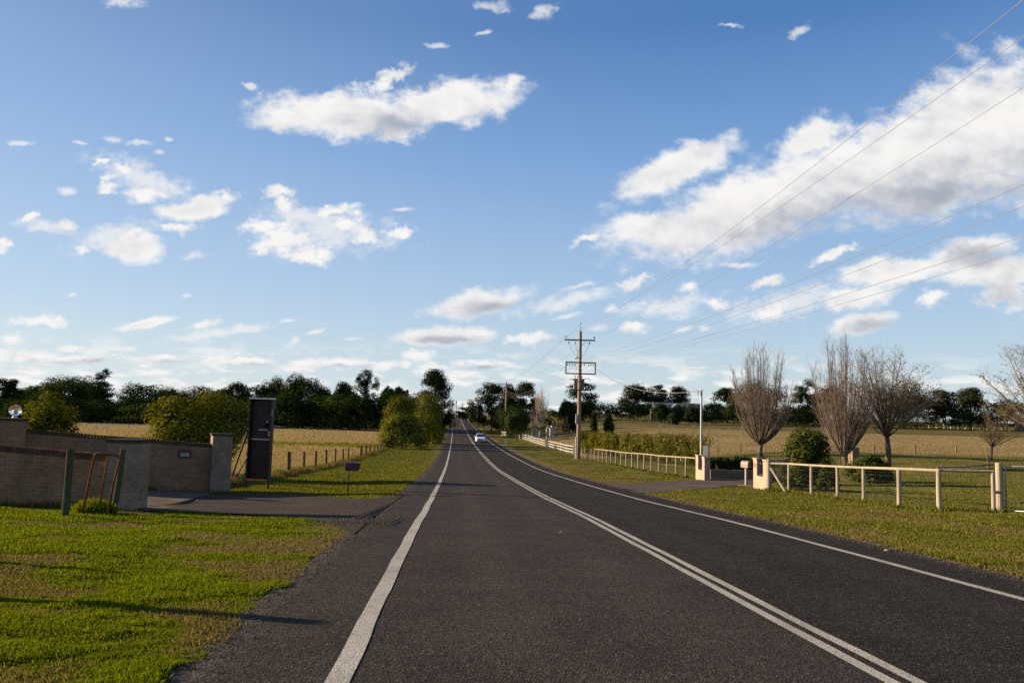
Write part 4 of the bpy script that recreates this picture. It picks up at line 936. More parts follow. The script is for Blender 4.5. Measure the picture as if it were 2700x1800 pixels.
blades('grass_tuft', tf.x + rr*np.cos(a), tf.y + rr*np.sin(a), (.34 - .45*rr)*RNG.uniform(.6, 1.15, n), np.full(n, .012), .75, np.clip(RNG.normal(.6, .2, n), 0, 1), L['blade'], 'bright green grass tuft at the foot of the rusty gate', 'plant')
bpy.data.objects['grass_tuft']['kind'] = 'thing'
post('timber_post', 'slim timber post outside the left edge throwing the fainter shadow across the green', (-10.6, 10.0, hz(-10.6, 10.0)), (-10.6, 10.0, hz(-10.6, 10.0) + 1.95), .06, 'old_wood')
post('timber_post', 'tall timber post outside the left edge throwing a thin shadow over the verge', (-8.2, 7.9, hz(-8.2, 7.9)), (-8.2, 7.9, hz(-8.2, 7.9) + 1.95), .10, 'old_wood')

# ------------------------------------------------------------------ tall sign seen from behind
def tall_sign():
    Bq = G(726, 1288); Aq = GD(664, Bq.y*1.005); root = thing('tall_sign', (Aq + Bq)/2, 'tall narrow double panel sign seen from behind on braced legs', 'sign')
    u = Vector((Bq.x-Aq.x, Bq.y-Aq.y, 0)); W = u.length*.80; u.normalize(); nrm = Vector((u.y, -u.x, 0)); 
    if nrm.y > 0: nrm = -nrm
    g = min(Aq.z, Bq.z); z0 = topz(726, 1266, Bq); z1 = topz(735, 1050, Bq); zm = topz(730, 1158, Bq)
    P = lambda s, o, z: Vector((Aq.x, Aq.y, 0)) + u*s + nrm*o + Vector((0, 0, z))
    def slab(name, s0, s1, o0, o1, a, b, mat, par=root):
        mb = MB(); mb.hexa([P(s0,o1,a), P(s1,o1,a), P(s1,o0,a), P(s0,o0,a)], [P(s0,o1,b), P(s1,o1,b), P(s1,o0,b), P(s0,o0,b)]); return mb.build(name, M[mat], par)
    slab('sign_panel', .03, W-.03, -.012, .006, zm + .01, z1 - .035, 'sign_board')['label'] = 'grey brown upper board'
    slab('sign_panel', .03, W-.03, -.014, .004, z0 + .03, zm - .03, 'sign_dark')['label'] = 'dark brown lower board'
    slab('side_board', -.005, .03, -.016, .19, z0 - .01, z1 - .044, 'black_metal'); slab('side_board', W-.03, W+.012, -.016, .19, z0 - .03, z1 - .044, 'black_metal')
    slab('top_cap', -.03, W+.03, -.03, .20, z1 - .042, z1, 'bright'); slab('bottom_ledge', .031, W-.031, -.014, .22, z0 - .01, z0 + .028, 'sunlit_wood')
    slab('cross_bar', .031, W-.031, .008, .05, zm - .022, zm + .008, 'steel')
    slab('strip', W*.35, W*.75, .010, .016, zm + .30, zm + .33, 'sign_grey'); slab('sticker', W-.16, W-.07, .012, .02, zm + .10, zm + .27, 'yellow')
    slab('strip', W+.0125, W+.05, .19, .235, z1 - .62, z1 - .36, 'reflect_blue')  # bluish reflection on the right edge, painted as a thin piece
    for s, B in ((.0, Aq), (W-.02, Bq)):
        mb = MB(); mb.beam(P(s, .10, B.z - .25), P(s, .10, z0 + .02), .05, .05); mb.build('leg', M['black_metal'], root)
    anc = G(604, 1276)
    mb = MB(); mb.beam(anc, P(-.03, .20, zm + .22), .06, .05); mb.build('brace', M['black_metal'], root)
    mb = MB(); mb.beam(anc + Vector((.10, -.05, 0)), P(W-.06, .27, zm + .62), .05, .05); mb.build('brace', M['black_metal'], root)
tall_sign()

# ------------------------------------------------------------------ letterboxes
mbx = G(917, 1305); rt = thing('letterbox', mbx, 'maroon letterbox on a thin black post by the left crossover', 'letterbox')
mk = mpp(mbx); zt, zb = topz(917, 1218, mbx), topz(917, 1240, mbx)
mb = MB(); mb.tube([mbx - Vector((0,0,.2)), Vector((mbx.x, mbx.y, zb))], .018, 8); mb.build('post', M['dark_steel'], rt)
cxm = mbx.x + .09
mb = MB(); mb.box((cxm, mbx.y, (zt+zb)/2), (.42, .24, zt-zb), .06); mb.build('box', M['mail_red'], rt, bevel=.015)
mb = MB(); mb.box((cxm + .225, mbx.y, (zt+zb)/2 + .025), (.06, .20, (zt-zb)*.72), .06); mb.build('newspaper_tube', M['mail_red'], rt, bevel=.01)

def brown_letterbox():
    P = G(1967, 1281); root = thing('letterbox', P, 'brown arched letterbox on a post beside the right gate pillar', 'letterbox')
    zt, zb = topz(1967, 1214.5, P), topz(1967, 1233, P); ax = Vector((.52, -.85, 0)).normalized(); sd = Vector((ax.y, -ax.x, 0)); w, ln = .26, .46
    mb = MB(); mb.box((P.x, P.y, P.z + .012), (.62, .42, .05), .2); mb.build('base_slab', M['render'], root)
    mb = MB(); mb.beam(P + Vector((0,0,.036)), Vector((P.x, P.y, zb + .01)), .095, .095, up=(.52, -.85, 0)); mb.build('post', M['mail_brown'], root)
    H = zt - zb; pr = [(-w/2, 0), (w/2, 0), (w/2, H*.52)] + [(w/2*math.cos(a), H*.52 + H*.48*math.sin(a)) for a in [math.pi*i/10 for i in range(1, 10)]] + [(-w/2, H*.52)]
    c0 = Vector((P.x, P.y, zb + .011)); poly = [c0 + sd*x + Vector((0,0,z)) for x, z in pr]
    mb = MB(); mb.prism(poly, -ax*ln/2, ax*ln/2); mb.build('box', M['mail_brown'], root, bevel=.008)
    poly2 = [c0 + sd*x*.86 + Vector((0,0,.02 + z*.86)) for x, z in pr]; mb = MB(); mb.prism(poly2, ax*(ln/2 + .001), ax*(ln/2 + .012)); mb.build('door', M['render_dk'], root)
brown_letterbox()

# ------------------------------------------------------------------ wire fence, left
def on_line(px, fx):                              # where a plan line x = fx(y) is seen at this photo column
    a = float(fx(0)); b = float(fx(1)) - a; rx = ray(px, 1200).x; y = a/(rx - b); x = rx*y; return Vector((x, y, hz(x, y)))
def wires(root, name, posts, heights, mat='wire', r=.0025, sag=.015):
    for h in heights:
        mb = MB(); pts = []
        for i, (B, T) in enumerate(posts):
            pts.append(B + (T-B)*h)
            if i < len(posts)-1: 
                C, D = posts[i+1]; pts.append((B + (T-B)*h + C + (D-C)*h)/2 - Vector((0,0,sag)))
        mb.tube(pts, r, 4); mb.build(name, M[mat], root)
FP = [(245,838,.085),(615,840,.085),(748,840,.06),(850,832,.065),(943,822,.065),(1022,812,.055),(1090,815,.06),(1137,806,.055),(1172,812,.018),(1195,810,.018),(1247,785,.11),(1290,785,.075),(1327,784,.07),(1362,778,.07),(1393,773,.07),(1420,770,.07),(1446,767,.07),(1472,761,.07),(1500,758,.07),(1525,757,.07)]
lf = thing('wire_fence', on_line(580 + 615/3.36, fence_x), 'old post and wire fence along the left paddock', 'fence'); pp = []
for px, ty, r in FP:
    X = 580 + px/3.36; B = on_line(X, fence_x); T = Vector((B.x + rnd.uniform(-.03, .03), B.y, topz(X, 940 + ty/3.36, B))); pp.append((B, T))
    mb = MB(); mb.tube([B - Vector((0,0,.3)), B, B.lerp(T, .55) + Vector((.01, 0, 0)), T - Vector((0,0,.02)), T], [r*1.3, r*1.28, r*1.24, r*1.18, r*.9], 10); o = mb.build('post', M['fence_wood'], lf)
for px in (1548, 1570, 1592):
    X = 580 + px/3.36; B = on_line(X, fence_x); pp.append((B, B + Vector((0,0,1.15))))
wires(lf, 'wire', pp, (.38, .62, .86, .97))

# ------------------------------------------------------------------ timber rail fences, right
def rail_fence(root, posts, rail_from, r_post, rr, mesh=True):
    for i, (B, T, r) in enumerate(posts):
        mb = MB(); mb.tube([B - Vector((0,0,.3)), B, B.lerp(T, .5) + Vector((rnd.uniform(-.008, .008), 0, 0)), T - Vector((0,0,.01)), T], [r*1.06, r*1.04, r, r*.96, r*.85], 12); mb.build('post', M['wood'], root)
    tops = [T + Vector((0, 0, rr*.7)) for B, T, r in posts[rail_from:]]
    for i, (a, b) in enumerate(zip(tops[:-1], tops[1:])):
        if i % 2 == 0:
            c = tops[min(i+2, len(tops)-1)]; mb = MB(); d = (c-a).normalized()
            mb.tube([a - d*.02 + Vector((0,0,.0)), b + Vector((0, 0, rnd.uniform(-.01, .012))), c + d*.05], [rr, rr*.97, rr*.92], 9); mb.build('rail', M['wood'], root)
    if mesh:
        ps = [(B, T) for B, T, r in posts]
        wires(root, 'wire', ps, (.10, .22, .36, .52, .68, .84, .93), r=.0010, sag=.004)
        mb = MB()
        for (B, T), (C, D) in zip(ps[:-1], ps[1:]):
            k = max(2, int((C-B).length/.16))
            for i in range(1, k):
                p, q = B.lerp(C, i/k), T.lerp(D, i/k); mb.tube([p + (q-p)*.06, p + (q-p)*.90], .0008, 3, False)
        o = mb.build('wire_mesh', M['wire'], root); o['kind'] = 'stuff'
XS = [(135,860),(165,862),(197,866),(232,872),(268,878),(308,884),(350,886),(392,892),(434,896),(485,904),(540,912),(592,918),(652,922),(715,926),(778,932),(852,938),(932,950),(1016,956),(1108,962),(1210,966)]
F1 = []
for x, ty in XS:
    X = 1500 + x/3.92; B = on_line(X, rfence_x); F1.append((B, Vector((B.x, B.y, topz(X, 960 + ty/3.92, B))), .05))
LP_A, LP_B = G(1834, 1263.5), G(1857, 1265)
f1 = thing('rail_fence', F1[10][0], 'pale timber rail and mesh fence running in front of the photinia hedge', 'fence')
rail_fence(f1, F1, 4, .05, .042)
e = F1[-1][1]; mb = MB(); mb.tube([e + Vector((0,0,.03)), Vector((LP_A.x, LP_A.y, topz(1834, 1207.5, LP_A)))], [.042, .038], 9); mb.build('rail', M['wood'], f1)
tg = F1[-2][1].lerp(F1[-1][1], .62); mb = MB(); mb.box((tg.x - .06, tg.y - .06, tg.z - .07), (.09, .02, .20), .3); mb.build('tag', M['white'], f1)
H2 = [(656,1255,1052,.055),(820,1280,1062,.06),(1008,1302,1072,.06),(1197,1325,1080,.062),(1453,1370,1090,.066),(1742,1390,1100,.07),(2134,1402,1108,.055)]
F2 = []
cpB = G(1840 + 512/2.735, 840 + 1241/2.735); F2.append((cpB, Vector((cpB.x, cpB.y, topz(2028, 1209, cpB))), .085))
for x, by, ty, r in H2:
    B = G(1840 + x/2.735, 840 + by/2.735); F2.append((B, Vector((B.x, B.y, topz(1840 + x/2.735, 840 + ty/2.735, B))), r))
f2 = thing('rail_fence', F2[3][0], 'pale timber rail and mesh fence on the right verge with a diagonal brace', 'fence')
_c = F2[0]; F2[0] = (_c[0], Vector((_c[0].x, _c[0].y, topz(2028, 1223, _c[0]))), _c[2]); rail_fence(f2, F2, 0, .06, .045)
mb = MB(); mb.tube([_c[1] - Vector((0,0,.36)), _c[1] - Vector((0,0,.012)), _c[1]], [.085, .083, .075], 12); mb.build('post_head', M['wood'], f2)
ba, bb = at(2032, 1233, _c[0].y - .15), G(2073, 1299); mb = MB(); mb.tube([ba, bb - (bb-ba).normalized()*-.1], .052, 10); mb.build('brace', M['wood'], f2)
gB = G(1840 + 2180/2.735, 840 + 1398/2.735); gT = Vector((gB.x, gB.y, topz(1840 + 2176/2.735, 840 + 1038/2.735, gB)))
post('strainer_post', 'thick timber strainer post between the rail fence and the pipe gate', gB, gT, .10, 'wood')
st = thing('stay_rail', G(1840 + 1760/2.735, 1243), 'thin timber stay running from the strainer post behind the top rail', 'rail')
e2 = F2[6][1] + Vector((.35, .7, .10)); mb = MB(); mb.tube([gT + Vector((-.05, .10, -.04)), gT.lerp(e2, .5) - Vector((0,0,.04)), e2], [.035, .034, .03], 8); mb.build('pole', M['old_wood'], st)
mb = MB(); e2g = Vector((e2.x, e2.y, hz(e2.x, e2.y))); mb.tube([e2g - Vector((0,0,.2)), e2 + Vector((0,0,-.03))], .04, 8); mb.build('stub_post', M['old_wood'], st)
fd = Vector((gB.x - F2[5][0].x, gB.y - F2[5][0].y, 0)).normalized(); pg = thing('pipe_gate', gB + fd*.2, 'grey steel pipe gate with mesh at the right edge', 'gate')
def gz(s, h): p = gB + fd*s; return Vector((p.x, p.y, hz(p.x, p.y) + h))
Hg = gT.z - gB.z - .10
mb = MB(); mb.tube([gz(.16, .06), gz(.16, Hg - .14), gz(.19, Hg - .04), gz(.28, Hg), gz(1.8, Hg), gz(3.4, Hg), gz(3.5, Hg-.06), gz(3.52, .1), gz(1.8, .08), gz(.16, .06)], .022, 8); mb.build('gate_frame', M['steel'], pg, smooth=True)
mb = MB()
for i in range(1, 22): mb.tube([gz(.16 + i*.155, .09), gz(.16 + i*.155, Hg)], .0018, 3, False)
o = mb.build('gate_mesh', M['wire'], pg)
for h in (.25, .42, .60, .80): mb = MB(); mb.tube([gz(.16, h), gz(3.5, h)], .002, 4); mb.build('gate_wire', M['wire'], pg)

# ------------------------------------------------------------------ cream gate pillars
def cream_pillar(label, A, B, thick, ztop, number=None):
    root = thing('gate_pillar', A, label, 'gate pillar'); u = Vector((B.x-A.x, B.y-A.y, 0)); W = u.length; u.normalize(); nrm = Vector((u.y, -u.x, 0))
    if nrm.x > 0: nrm = -nrm
    g = min(A.z, B.z) - .2; H = ztop - A.z; o0 = Vector((A.x, A.y, 0)); zs = A.z + H*.44
    P = lambda s, o, z: o0 + u*s - nrm*o + Vector((0,0,z))
    def blk(name, s0, s1, a, b, t0, t1, mat, bev=0, par=root):
        mb = MB(); mb.hexa([P(s0,t0,a), P(s1,t0,a), P(s1,t1,a), P(s0,t1,a)], [P(s0,t0,b), P(s1,t0,b), P(s1,t1,b), P(s0,t1,b)]); return mb.build(name, M[mat], par, bevel=bev)
    mb = MB(); pr = [(0, g), (W, g), (W, ztop-.07), (W*.74, ztop-.07), (W*.74, zs), (W*.28, zs), (W*.28, ztop-.07), (0, ztop-.07)]
    mb.prism([P(s, 0, z) for s, z in pr], (0,0,0), -nrm*thick); mb.build('pillar', M['render'], root, bevel=.012)
    blk('cap', -.03, W*.28 + .03, ztop-.069, ztop, -.03, thick + .03, 'render', .01); blk('cap', W*.74 - .03, W + .03, ztop-.069, ztop, -.03, thick + .03, 'render', .01)
    gr_ = None
    mb = MB(); mb.beam(P(W*.281, thick*.5, ztop-.22), P(W*.739, thick*.5, ztop-.22), .035, .03); mb.beam(P(W*.281, thick*.5, zs + .07), P(W*.739, thick*.5, zs + .07), .035, .03); gr_ = mb.build('grille', M['blue_metal'], root)
    for i in range(6):
        s = W*(.31 + .40*i/5); mb = MB(); mb.beam(P(s, thick*.5 + .03, zs + .01), P(s, thick*.5 + .03, ztop - .03), .028, .028); mb.build('slat', M['black_metal'], gr_)
    if number:
        pl = blk('number_plate', W*.04, W*.24, ztop - .42, ztop - .24, -.012, -.001, 'mail_brown')
        cu = bpy.data.curves.new('number', 'FONT'); cu.body = number; cu.size = .17; cu.extrude = .004; cu.align_x = 'CENTER'; cu.align_y = 'CENTER'
        o = bpy.data.objects.new('number', cu); COL.objects.link(o); o.parent = pl; c = P(W*.14, -.017, ztop - .33); 
        Rm = Matrix((u, Vector((0,0,1)), nrm)).transposed(); 
        if Rm.determinant() < 0: Rm = Matrix((-u, Vector((0,0,1)), nrm)).transposed()
        o.location = c - world_loc(pl); o.rotation_euler = Rm.to_euler(); cu.materials.append(M['render'])
    return P, W
lz = topz(1840, 1198, LP_A)
PL, WL = cream_pillar('left cream gate pillar with a slatted opening below the grey meter box', LP_A, G(1857, 1267), .32, lz)
RP_A, RP_B = G(1986, 1287), G(2021, 1293)
rz_ = topz(1990, 1206, RP_A)
PR, WR = cream_pillar('right cream gate pillar with house number and slatted opening beside the brown letterbox', RP_A, RP_B, .24, rz_, '52')
low0 = G(1872, 1263); low1 = GD(2045, low0.y + .5)
lw = thing('low_wall', low0, 'low tan rendered wall across the back of the gateway with black picket panels', 'wall')
hL = topz(1872, 1237, low0) - low0.z; d = (low1-low0); d.z = 0; d.normalize(); nn = Vector((d.y, -d.x, 0))*.1
mb = MB(); mb.hexa([low0+nn-Vector((0,0,.3)), low1+nn-Vector((0,0,.3)), low1-nn-Vector((0,0,.3)), low0-nn-Vector((0,0,.3))], [Vector((p.x, p.y, low0.z + hL)) for p in (low0+nn, low1+nn, low1-nn, low0-nn)]); mb.build('wall', M['render_dk'], lw)
def pickets(name, label, pts, tops, h, gap, n_rail=2):
    root = thing(name, pts[0], label, 'fence'); rail = [MB() for _ in range(n_rail)]; pk = []
    for (a, b, ta, tb) in zip(pts[:-1], pts[1:], tops[:-1], tops[1:]):
        k = max(2, int((b-a).length/gap))
        for j in range(n_rail):
            f = (.14, .86)[j] if n_rail == 2 else .5
            za, zb = ta - h*f, tb - h*f; rail[j].beam(Vector((a.x, a.y, za)), Vector((b.x, b.y, zb)), .035, .03)
        for i in range(k):
            p = a.lerp(b, (i+.5)/k); t = ta + (tb-ta)*(i+.5)/k; mb = MB(); mb.beam(Vector((p.x, p.y, t-h)), Vector((p.x, p.y, t-.05)), .022, .022)
            mb.lathe((p.x, p.y, t-.05), [(.022, 0), (.022, .01), (.004, .05)], 6); pk.append(mb)
    for r in rail: r.build('rail', M['black_metal'], root)
    for m_ in pk[:100]: m_.build('picket', M['black_metal'], root)
    return root
def pt(px, row, d): v = at(px, row, d); return Vector((v.x, v.y, hz(v.x, v.y))), v.z
_pk = [pt(1871, 1201, low0.y + 1.3), pt(1925, 1199, low0.y + 1.6), pt(1975, 1193, low0.y + 1.9), pt(2025, 1188, low0.y + 2.3), pt(2075, 1184, low0.y + 2.7), pt(2160, 1185, low0.y + 3.4), pt(2245, 1186, low0.y + 4.2)]
pickets('picket_fence', 'black metal picket fence curving round behind the gateway', [p for p, z in _pk], [z for p, z in _pk], 1.15, .19)
_pk = [pt(2034, 1209, 35.2), pt(2060, 1208, 36.0), pt(2082, 1205, 37.0)]
pickets('picket_fence', 'short black picket panel between the right pillar and the camellia shrub', [p for p, z in _pk], [z for p, z in _pk], 1.05, .13)
_p = [GD(q_, low0.y + .75 + k_) for q_, k_ in ((1874, 0), (1930, .15), (1985, .3), (2024, .5))]
hedge('gateway_hedge', 'dark clipped hedge behind the low wall and against the black pickets', [p + Vector((0, .15, 0)) for p in _p], .6, 1.22, 'hedge_dk', 14000, .10)
sp = GD(1849, LP_B.y + .75); spole = thing('service_pole', sp, 'slim grey steel service pole behind the left cream pillar', 'pole'); zt_ = topz(1849, 1026, sp)
mb = MB(); mb.tube([sp - Vector((0,0,.3)), Vector((sp.x, sp.y, zt_))], [.062, .058], 14); mb.build('pole', M['steel'], spole, smooth=False)
zy = topz(1849, 1178, sp); mb = MB(); mb.tube([(sp.x, sp.y, zy-.05), (sp.x, sp.y, zy+.05)], .066, 14); mb.build('band', M['tape'], spole)
zbr = topz(1849, 1031, sp); SVC = Vector((sp.x - .20, sp.y, zbr)); mb = MB(); mb.tube([(sp.x, sp.y, zbr), SVC], .018, 6); mb.tube([SVC, SVC + Vector((-.01, 0, -.12)), SVC + Vector((.02, 0, -.22))], .022, 6); mb.build('bracket', M['dark_steel'], spole)
bx = GD(1863, LP_B.y + .60); zb0, zb1 = topz(1863, 1201, bx), topz(1863, 1175, bx)
mt_ = thing('meter_box', Vector((bx.x, bx.y, zb0)), 'grey electricity meter box standing behind the left cream pillar', 'meter box')
mb = MB(); mb.box((bx.x, bx.y, (zb0+zb1)/2), (.30, .26, zb1-zb0), -.5); mb.build('box', M['transformer'], mt_, bevel=.01)
mb = MB(); mb.box((bx.x, bx.y, (hz(bx.x,bx.y) - .1 + zb0)/2), (.12, .12, zb0 - hz(bx.x,bx.y) + .08), -.5); mb.build('leg', M['steel'], mt_)
sbp = G(2251, 1222); sb = thing('brick_pier', sbp, 'small tan pier with pointed cap behind the second vase shaped tree', 'pillar')
zc = topz(2251, 1182, sbp); mb = MB(); mb.box((sbp.x, sbp.y, (sbp.z-.2+zc)/2), (.58, .58, zc-sbp.z+.2), .2); mb.build('pier', M['render_dk'], sb)
mb = MB(); mb.box((sbp.x, sbp.y, zc + .03), (.70, .70, .058), .2); mb.box((sbp.x, sbp.y, zc + .11), (.62, .62, .10), .2, taper=.25); mb.build('cap', M['roof_grey'], sb)
stp = G(2606, 1233); post('timber_stump', 'short dark timber stump at the foot of the small leaning tree', stp, Vector((stp.x, stp.y, topz(2606, 1201, stp))), .09, 'old_wood')

# ------------------------------------------------------------------ utility poles
def insulator(mb, p, down=False, s=1.0):
    k = -1 if down else 1
    prof = [(.012, 0), (.012, .08), (.05, .085), (.055, .11), (.03, .13), (.05, .15), (.035, .20), (.01, .22)]
    mb.lathe(p, [(r*s*1.3, k*z*s*1.4) for r, z in (prof if not down else prof)], 8)
def main_pole():
    B = G(1524, 1209); root = thing('utility_pole', B, 'big timber utility pole with transformer and rectangular crossarm frame', 'utility pole')
    Z = lambda row: topz(1529, row, B); m = mpp(B); X = lambda px, row: at(px, row, B.y).x
    x0 = B.x; H = Z(873) - B.z
    mb = MB(); mb.tube([B - Vector((0,0,.4)), B, B + Vector((.02,0,H*.35)), B + Vector((.01,0,H*.7)), B + Vector((0,0,H-.03)), B + Vector((0,0,H))], [.225, .22, .20, .175, .145, .13], 16); mb.build('pole', M['pole_wood'], root, smooth=False)
    mb = MB(); mb.tube([B + Vector((0, .12, H-.8)), B + Vector((0, .02, H + .1)), B + Vector((0, .02, H + .72))], .028, 6); insulator(mb, B + Vector((0, .02, H + .70)), s=.7); mb.build('top_pin', M['dark_steel'], root)
    y = B.y - .2
    za = Z(897); xl, xr = x0 - 1.62, x0 + 1.50
    mb = MB(); mb.beam((xl, y, za), (xr, y, za), .12, .13); arm = mb.build('crossarm', M['old_wood'], root)
    mb = MB(); mb.beam((x0 + .12, y - .02, za - .55), (x0 + .55, y - .02, za - .06), .05, .03); mb.build('arm_brace', M['dark_steel'], root)
    for dx, dn in ((-1.5, 0), (1.4, 0), (-1.2, 1), (-.52, 1), (.92, 1)):
        mb = MB(); insulator(mb, Vector((x0 + dx, y, za + (-.07 if dn else .065))), bool(dn), 1.15); mb.build('insulator', M['porcelain'], arm)
    zt, zb = Z(956), Z(985.5); xl2, xr2 = x0 - 1.48, x0 + 1.62; y2 = B.y - .215
    mb = MB(); mb.beam((xl2, y2, zt), (xr2, y2, zt), .12, .13); fr = mb.build('crossarm_frame', M['old_wood'], root)
    mb = MB(); mb.beam((xl2, y2, zb), (xr2, y2, zb), .11, .12); mb.build('lower_arm', M['dark_steel'], fr)
    for xx in (xl2 + .06, xr2 - .06): mb = MB(); mb.beam((xx, y2, zb + .061), (xx, y2, zt - .066), .10, .11); mb.build('upright', M['dark_steel'], fr)
    for s in (-1, 1): mb = MB(); mb.beam((x0 + s*.14, y2 - .01, zt - .36), (x0 + s*.50, y2 - .01, zt - .07), .04, .03); mb.build('arm_brace', M['dark_steel'], fr)
    for dx in (-1.30, -1.05, -.75, -.50, .48, .85, 1.1, 1.35):
        mb = MB(); insulator(mb, Vector((x0 + dx, y2, zt - .067)), True, .9); mb.build('insulator', M['porcelain'], fr)
    zf = Z(944); mb = MB(); mb.beam((x0 - .15, y, zf + .02), (x0 - .52, y - .1, zf - .10), .10, .09); mb.tube([(x0 - .28, y, zf), (x0 - .24, y, zf + .85)], .03, 6); mb.build('fuse_bracket', M['dark_steel'], root)
    zp = Z(1028); mb = MB(); mb.beam((x0 - 1.0, y, zp), (x0 + 1.05, y, zp), .14, .12); plat = mb.build('platform_arm', M['dark_steel'], root)
    for s in (-1, 1): mb = MB(); mb.beam((x0 + s*.18, y - .01, zp - .42), (x0 + s*.62, y - .01, zp - .07), .05, .04); mb.build('arm_brace', M['dark_steel'], plat)
    zt2 = Z(1000); mb = MB(); mb.box((x0 - .02, B.y + .62, (zp + .066 + zt2)/2), (1.05, .62, zt2 - zp - .066)); tr = mb.build('transformer', M['transformer'], root, bevel=.03)
    mb = MB(); mb.box((x0 - .02, B.y + .62, zt2 + .045), (1.18, .74, .085)); mb.build('lid', M['dark_steel'], tr)
    for i in range(9): mb = MB(); mb.box((x0 - .46 + i*.11, B.y + .255, (zp + zt2)/2), (.02, .10, (zt2-zp)*.68)); mb.build('cooling_fin', M['transformer'], tr)
    for s in (-.4, -.15, .28): mb = MB(); insulator(mb, Vector((x0 + s, B.y + .6, zt2 + .085)), False, 1.0); mb.build('bushing', M['porcelain'], tr)
    mb = MB(); mb.tube([(x0 + .5, B.y + .3, zt2 + .02), (x0 + .8, B.y, zt2 + .12), (x0 + 1.15, B.y - .1, zt2 - .08)], .03, 6); mb.tube([(x0 - .55, B.y + .4, zt2), (x0 - .95, B.y, zt2 + .08), (x0 - 1.05, B.y, zt2 - .02), (x0 - .6, B.y + .2, zt2 - .12)], .02, 6); mb.build('lead', M['dark_steel'], root)
    for a, b in (((-1.2, -.35), (-.26, -1.75)), ((-.52, -.35), (-.24, -1.2)), ((.92, -.35), (.12, -1.75))):
        mb = MB(); p, q = Vector((x0 + a[0], y, za + a[1])), Vector((x0 + b[0], y, za + b[1])); mb.tube([p, p.lerp(q, .5) + Vector((0, 0, -.18)), q], .012, 4); mb.build('jumper_wire', M['dark_steel'], root)
    for dx, za_, zb_ in ((-.55, zt - .3, zt2 + .3), (-.35, zt - .3, zt2 + .3)):
        mb = MB(); mb.tube([(x0 + dx, y, za_), (x0 + dx + .02, B.y + .3, zb_)], .010, 4); mb.build('jumper_wire', M['dark_steel'], root)
    zm = Z(1104); mb = MB(); mb.box((x0 - .26, B.y - .16, zm), (.16, .16, .95)); mb.build('switch_box', M['sign_grey'], root, bevel=.01)
    mb = MB(); mb.tube([(x0 - .27, B.y - .06, B.z - .1), (x0 - .26, B.y - .06, Z(1152))], .045, 8); mb.build('conduit', M['sign_grey'], root)
    return B, Vector((x0, y, za)), Vector((x0, y2, zt)), B + Vector((0, .02, H + .78))
MP, ARM, FRM, PIN = main_pole()
UP = 'timber utility poles receding along the road'
def far_pole(label, B, top_px, top_row, r, arms=(), mat='grey_wood', lamp=False, aw=1.0, ins=True):
    root = thing('utility_pole', B, label, 'utility pole', UP); zt = topz(top_px, top_row, B)
    mb = MB(); mb.tube([B - Vector((0,0,.3)), B, Vector((B.x, B.y, zt))], [r*1.15, r*1.12, r*.8], 10); mb.build('pole', M[mat], root)
    for row in arms:
        z = topz(top_px, row, B); mb = MB(); mb.beam((B.x - aw, B.y - r, z), (B.x + aw, B.y - r, z), .12, .13); a = mb.build('crossarm', M['old_wood'], root)
        for dx in (-.95, -.5, .5, .95):
            mb = MB(); insulator(mb, Vector((B.x + dx*aw, B.y - r, z + .065)), False, 1.2); mb.build('insulator', M['porcelain'], a)
    if lamp:
        mb = MB(); mb.tube([(B.x, B.y, zt - .6), (B.x + .8, B.y, zt - .2), (B.x + 1.5, B.y, zt - .3)], .06, 6); mb.box((B.x + 1.6, B.y, zt - .35), (.9, .4, .25)); mb.build('street_light', M['dark_steel'], root)
    return Vector((B.x, B.y, zt))
P2B = G(1331.5, 1149); P2 = far_pole('second utility pole with one crossarm beside the small round tree', P2B, 1332, 1006, .17, (1013.5,), 'pole_wood', aw=1.05)
P3 = far_pole('plain utility pole without crossarm in front of the conifer hedge', G(1282, 1126), 1282, 1038, .15)
far_pole('utility pole with two crossarms against the gum at the roadside', GD(1259, 235), 1259.5, 1040, .16, (1049, 1056))
far_pole('utility pole with two crossarms standing clear against the sky left of the road sign', GD(1237, 300), 1237, 1051, .2, (1055, 1061.5))
far_pole('distant utility pole with a high crossarm left of the two armed one', GD(1219, 350), 1219, 1063, .2, (1065.5,))
far_pole('distant pole with a street light arm at the crest', GD(1208, 392), 1208, 1069, .15, (), lamp=True)
far_pole('tall bare distant pole rising over the centre line at the crest', GD(1202, 372), 1202, 1055, .2)
far_pole('thick bare distant pole above the left edge line at the crest', GD(1191.5, 378), 1191.7, 1059, .3)
far_pole('thin distant pole just right of the thick one', GD(1196.5, 405), 1196.5, 1064.5, .12)
far_pole('thin distant pole just left of the thick one', GD(1187.5, 402), 1187.7, 1063.6, .12)
far_pole('shortest distant pole beside the gum at the crest', GD(1184, 410), 1184, 1072, .12)

PWR = 'power lines strung along the road'
def wire(label, A, Bp, sag, r=.011, n=26, group=PWR):
    A, Bp = Vector(A), Vector(Bp); pts = [A.lerp(Bp, t) - Vector((0,0,4*sag*t*(1-t))) for t in [i/n for i in range(n+1)]]
    mb = MB(); mb.tube(pts, r, 5, False); o = mb.build('power_line', M['cable'], None, A); tag(o, label, 'power line', group)
def out_wire(label, A, row, xe, sag=1.3):          # from the main pole past the camera to the next pole beside it, seen leaving the frame at this row
    rr = ray(2699, row); s = Vector((xe, -4.0, 0)); dx, dy = s.x - A.x, s.y - A.y
    t = (rr.x*A.y - A.x)/(dx - rr.x*dy); yy = A.y + dy*t; zc = CAMZ + rr.z*yy
    ze = A.z + (zc + 4*sag*t*(1-t) - A.z)/t
    wire(label, A, (xe, -4.0, ze), sag, r=.0075)
out_wire('power line from the left crossarm tip, topmost at the right edge', ARM + Vector((-1.5, 0, .42)), 0, 10.6)
out_wire('power line from the pole top pin, second from the top at the right edge', PIN, 98, 12.2)
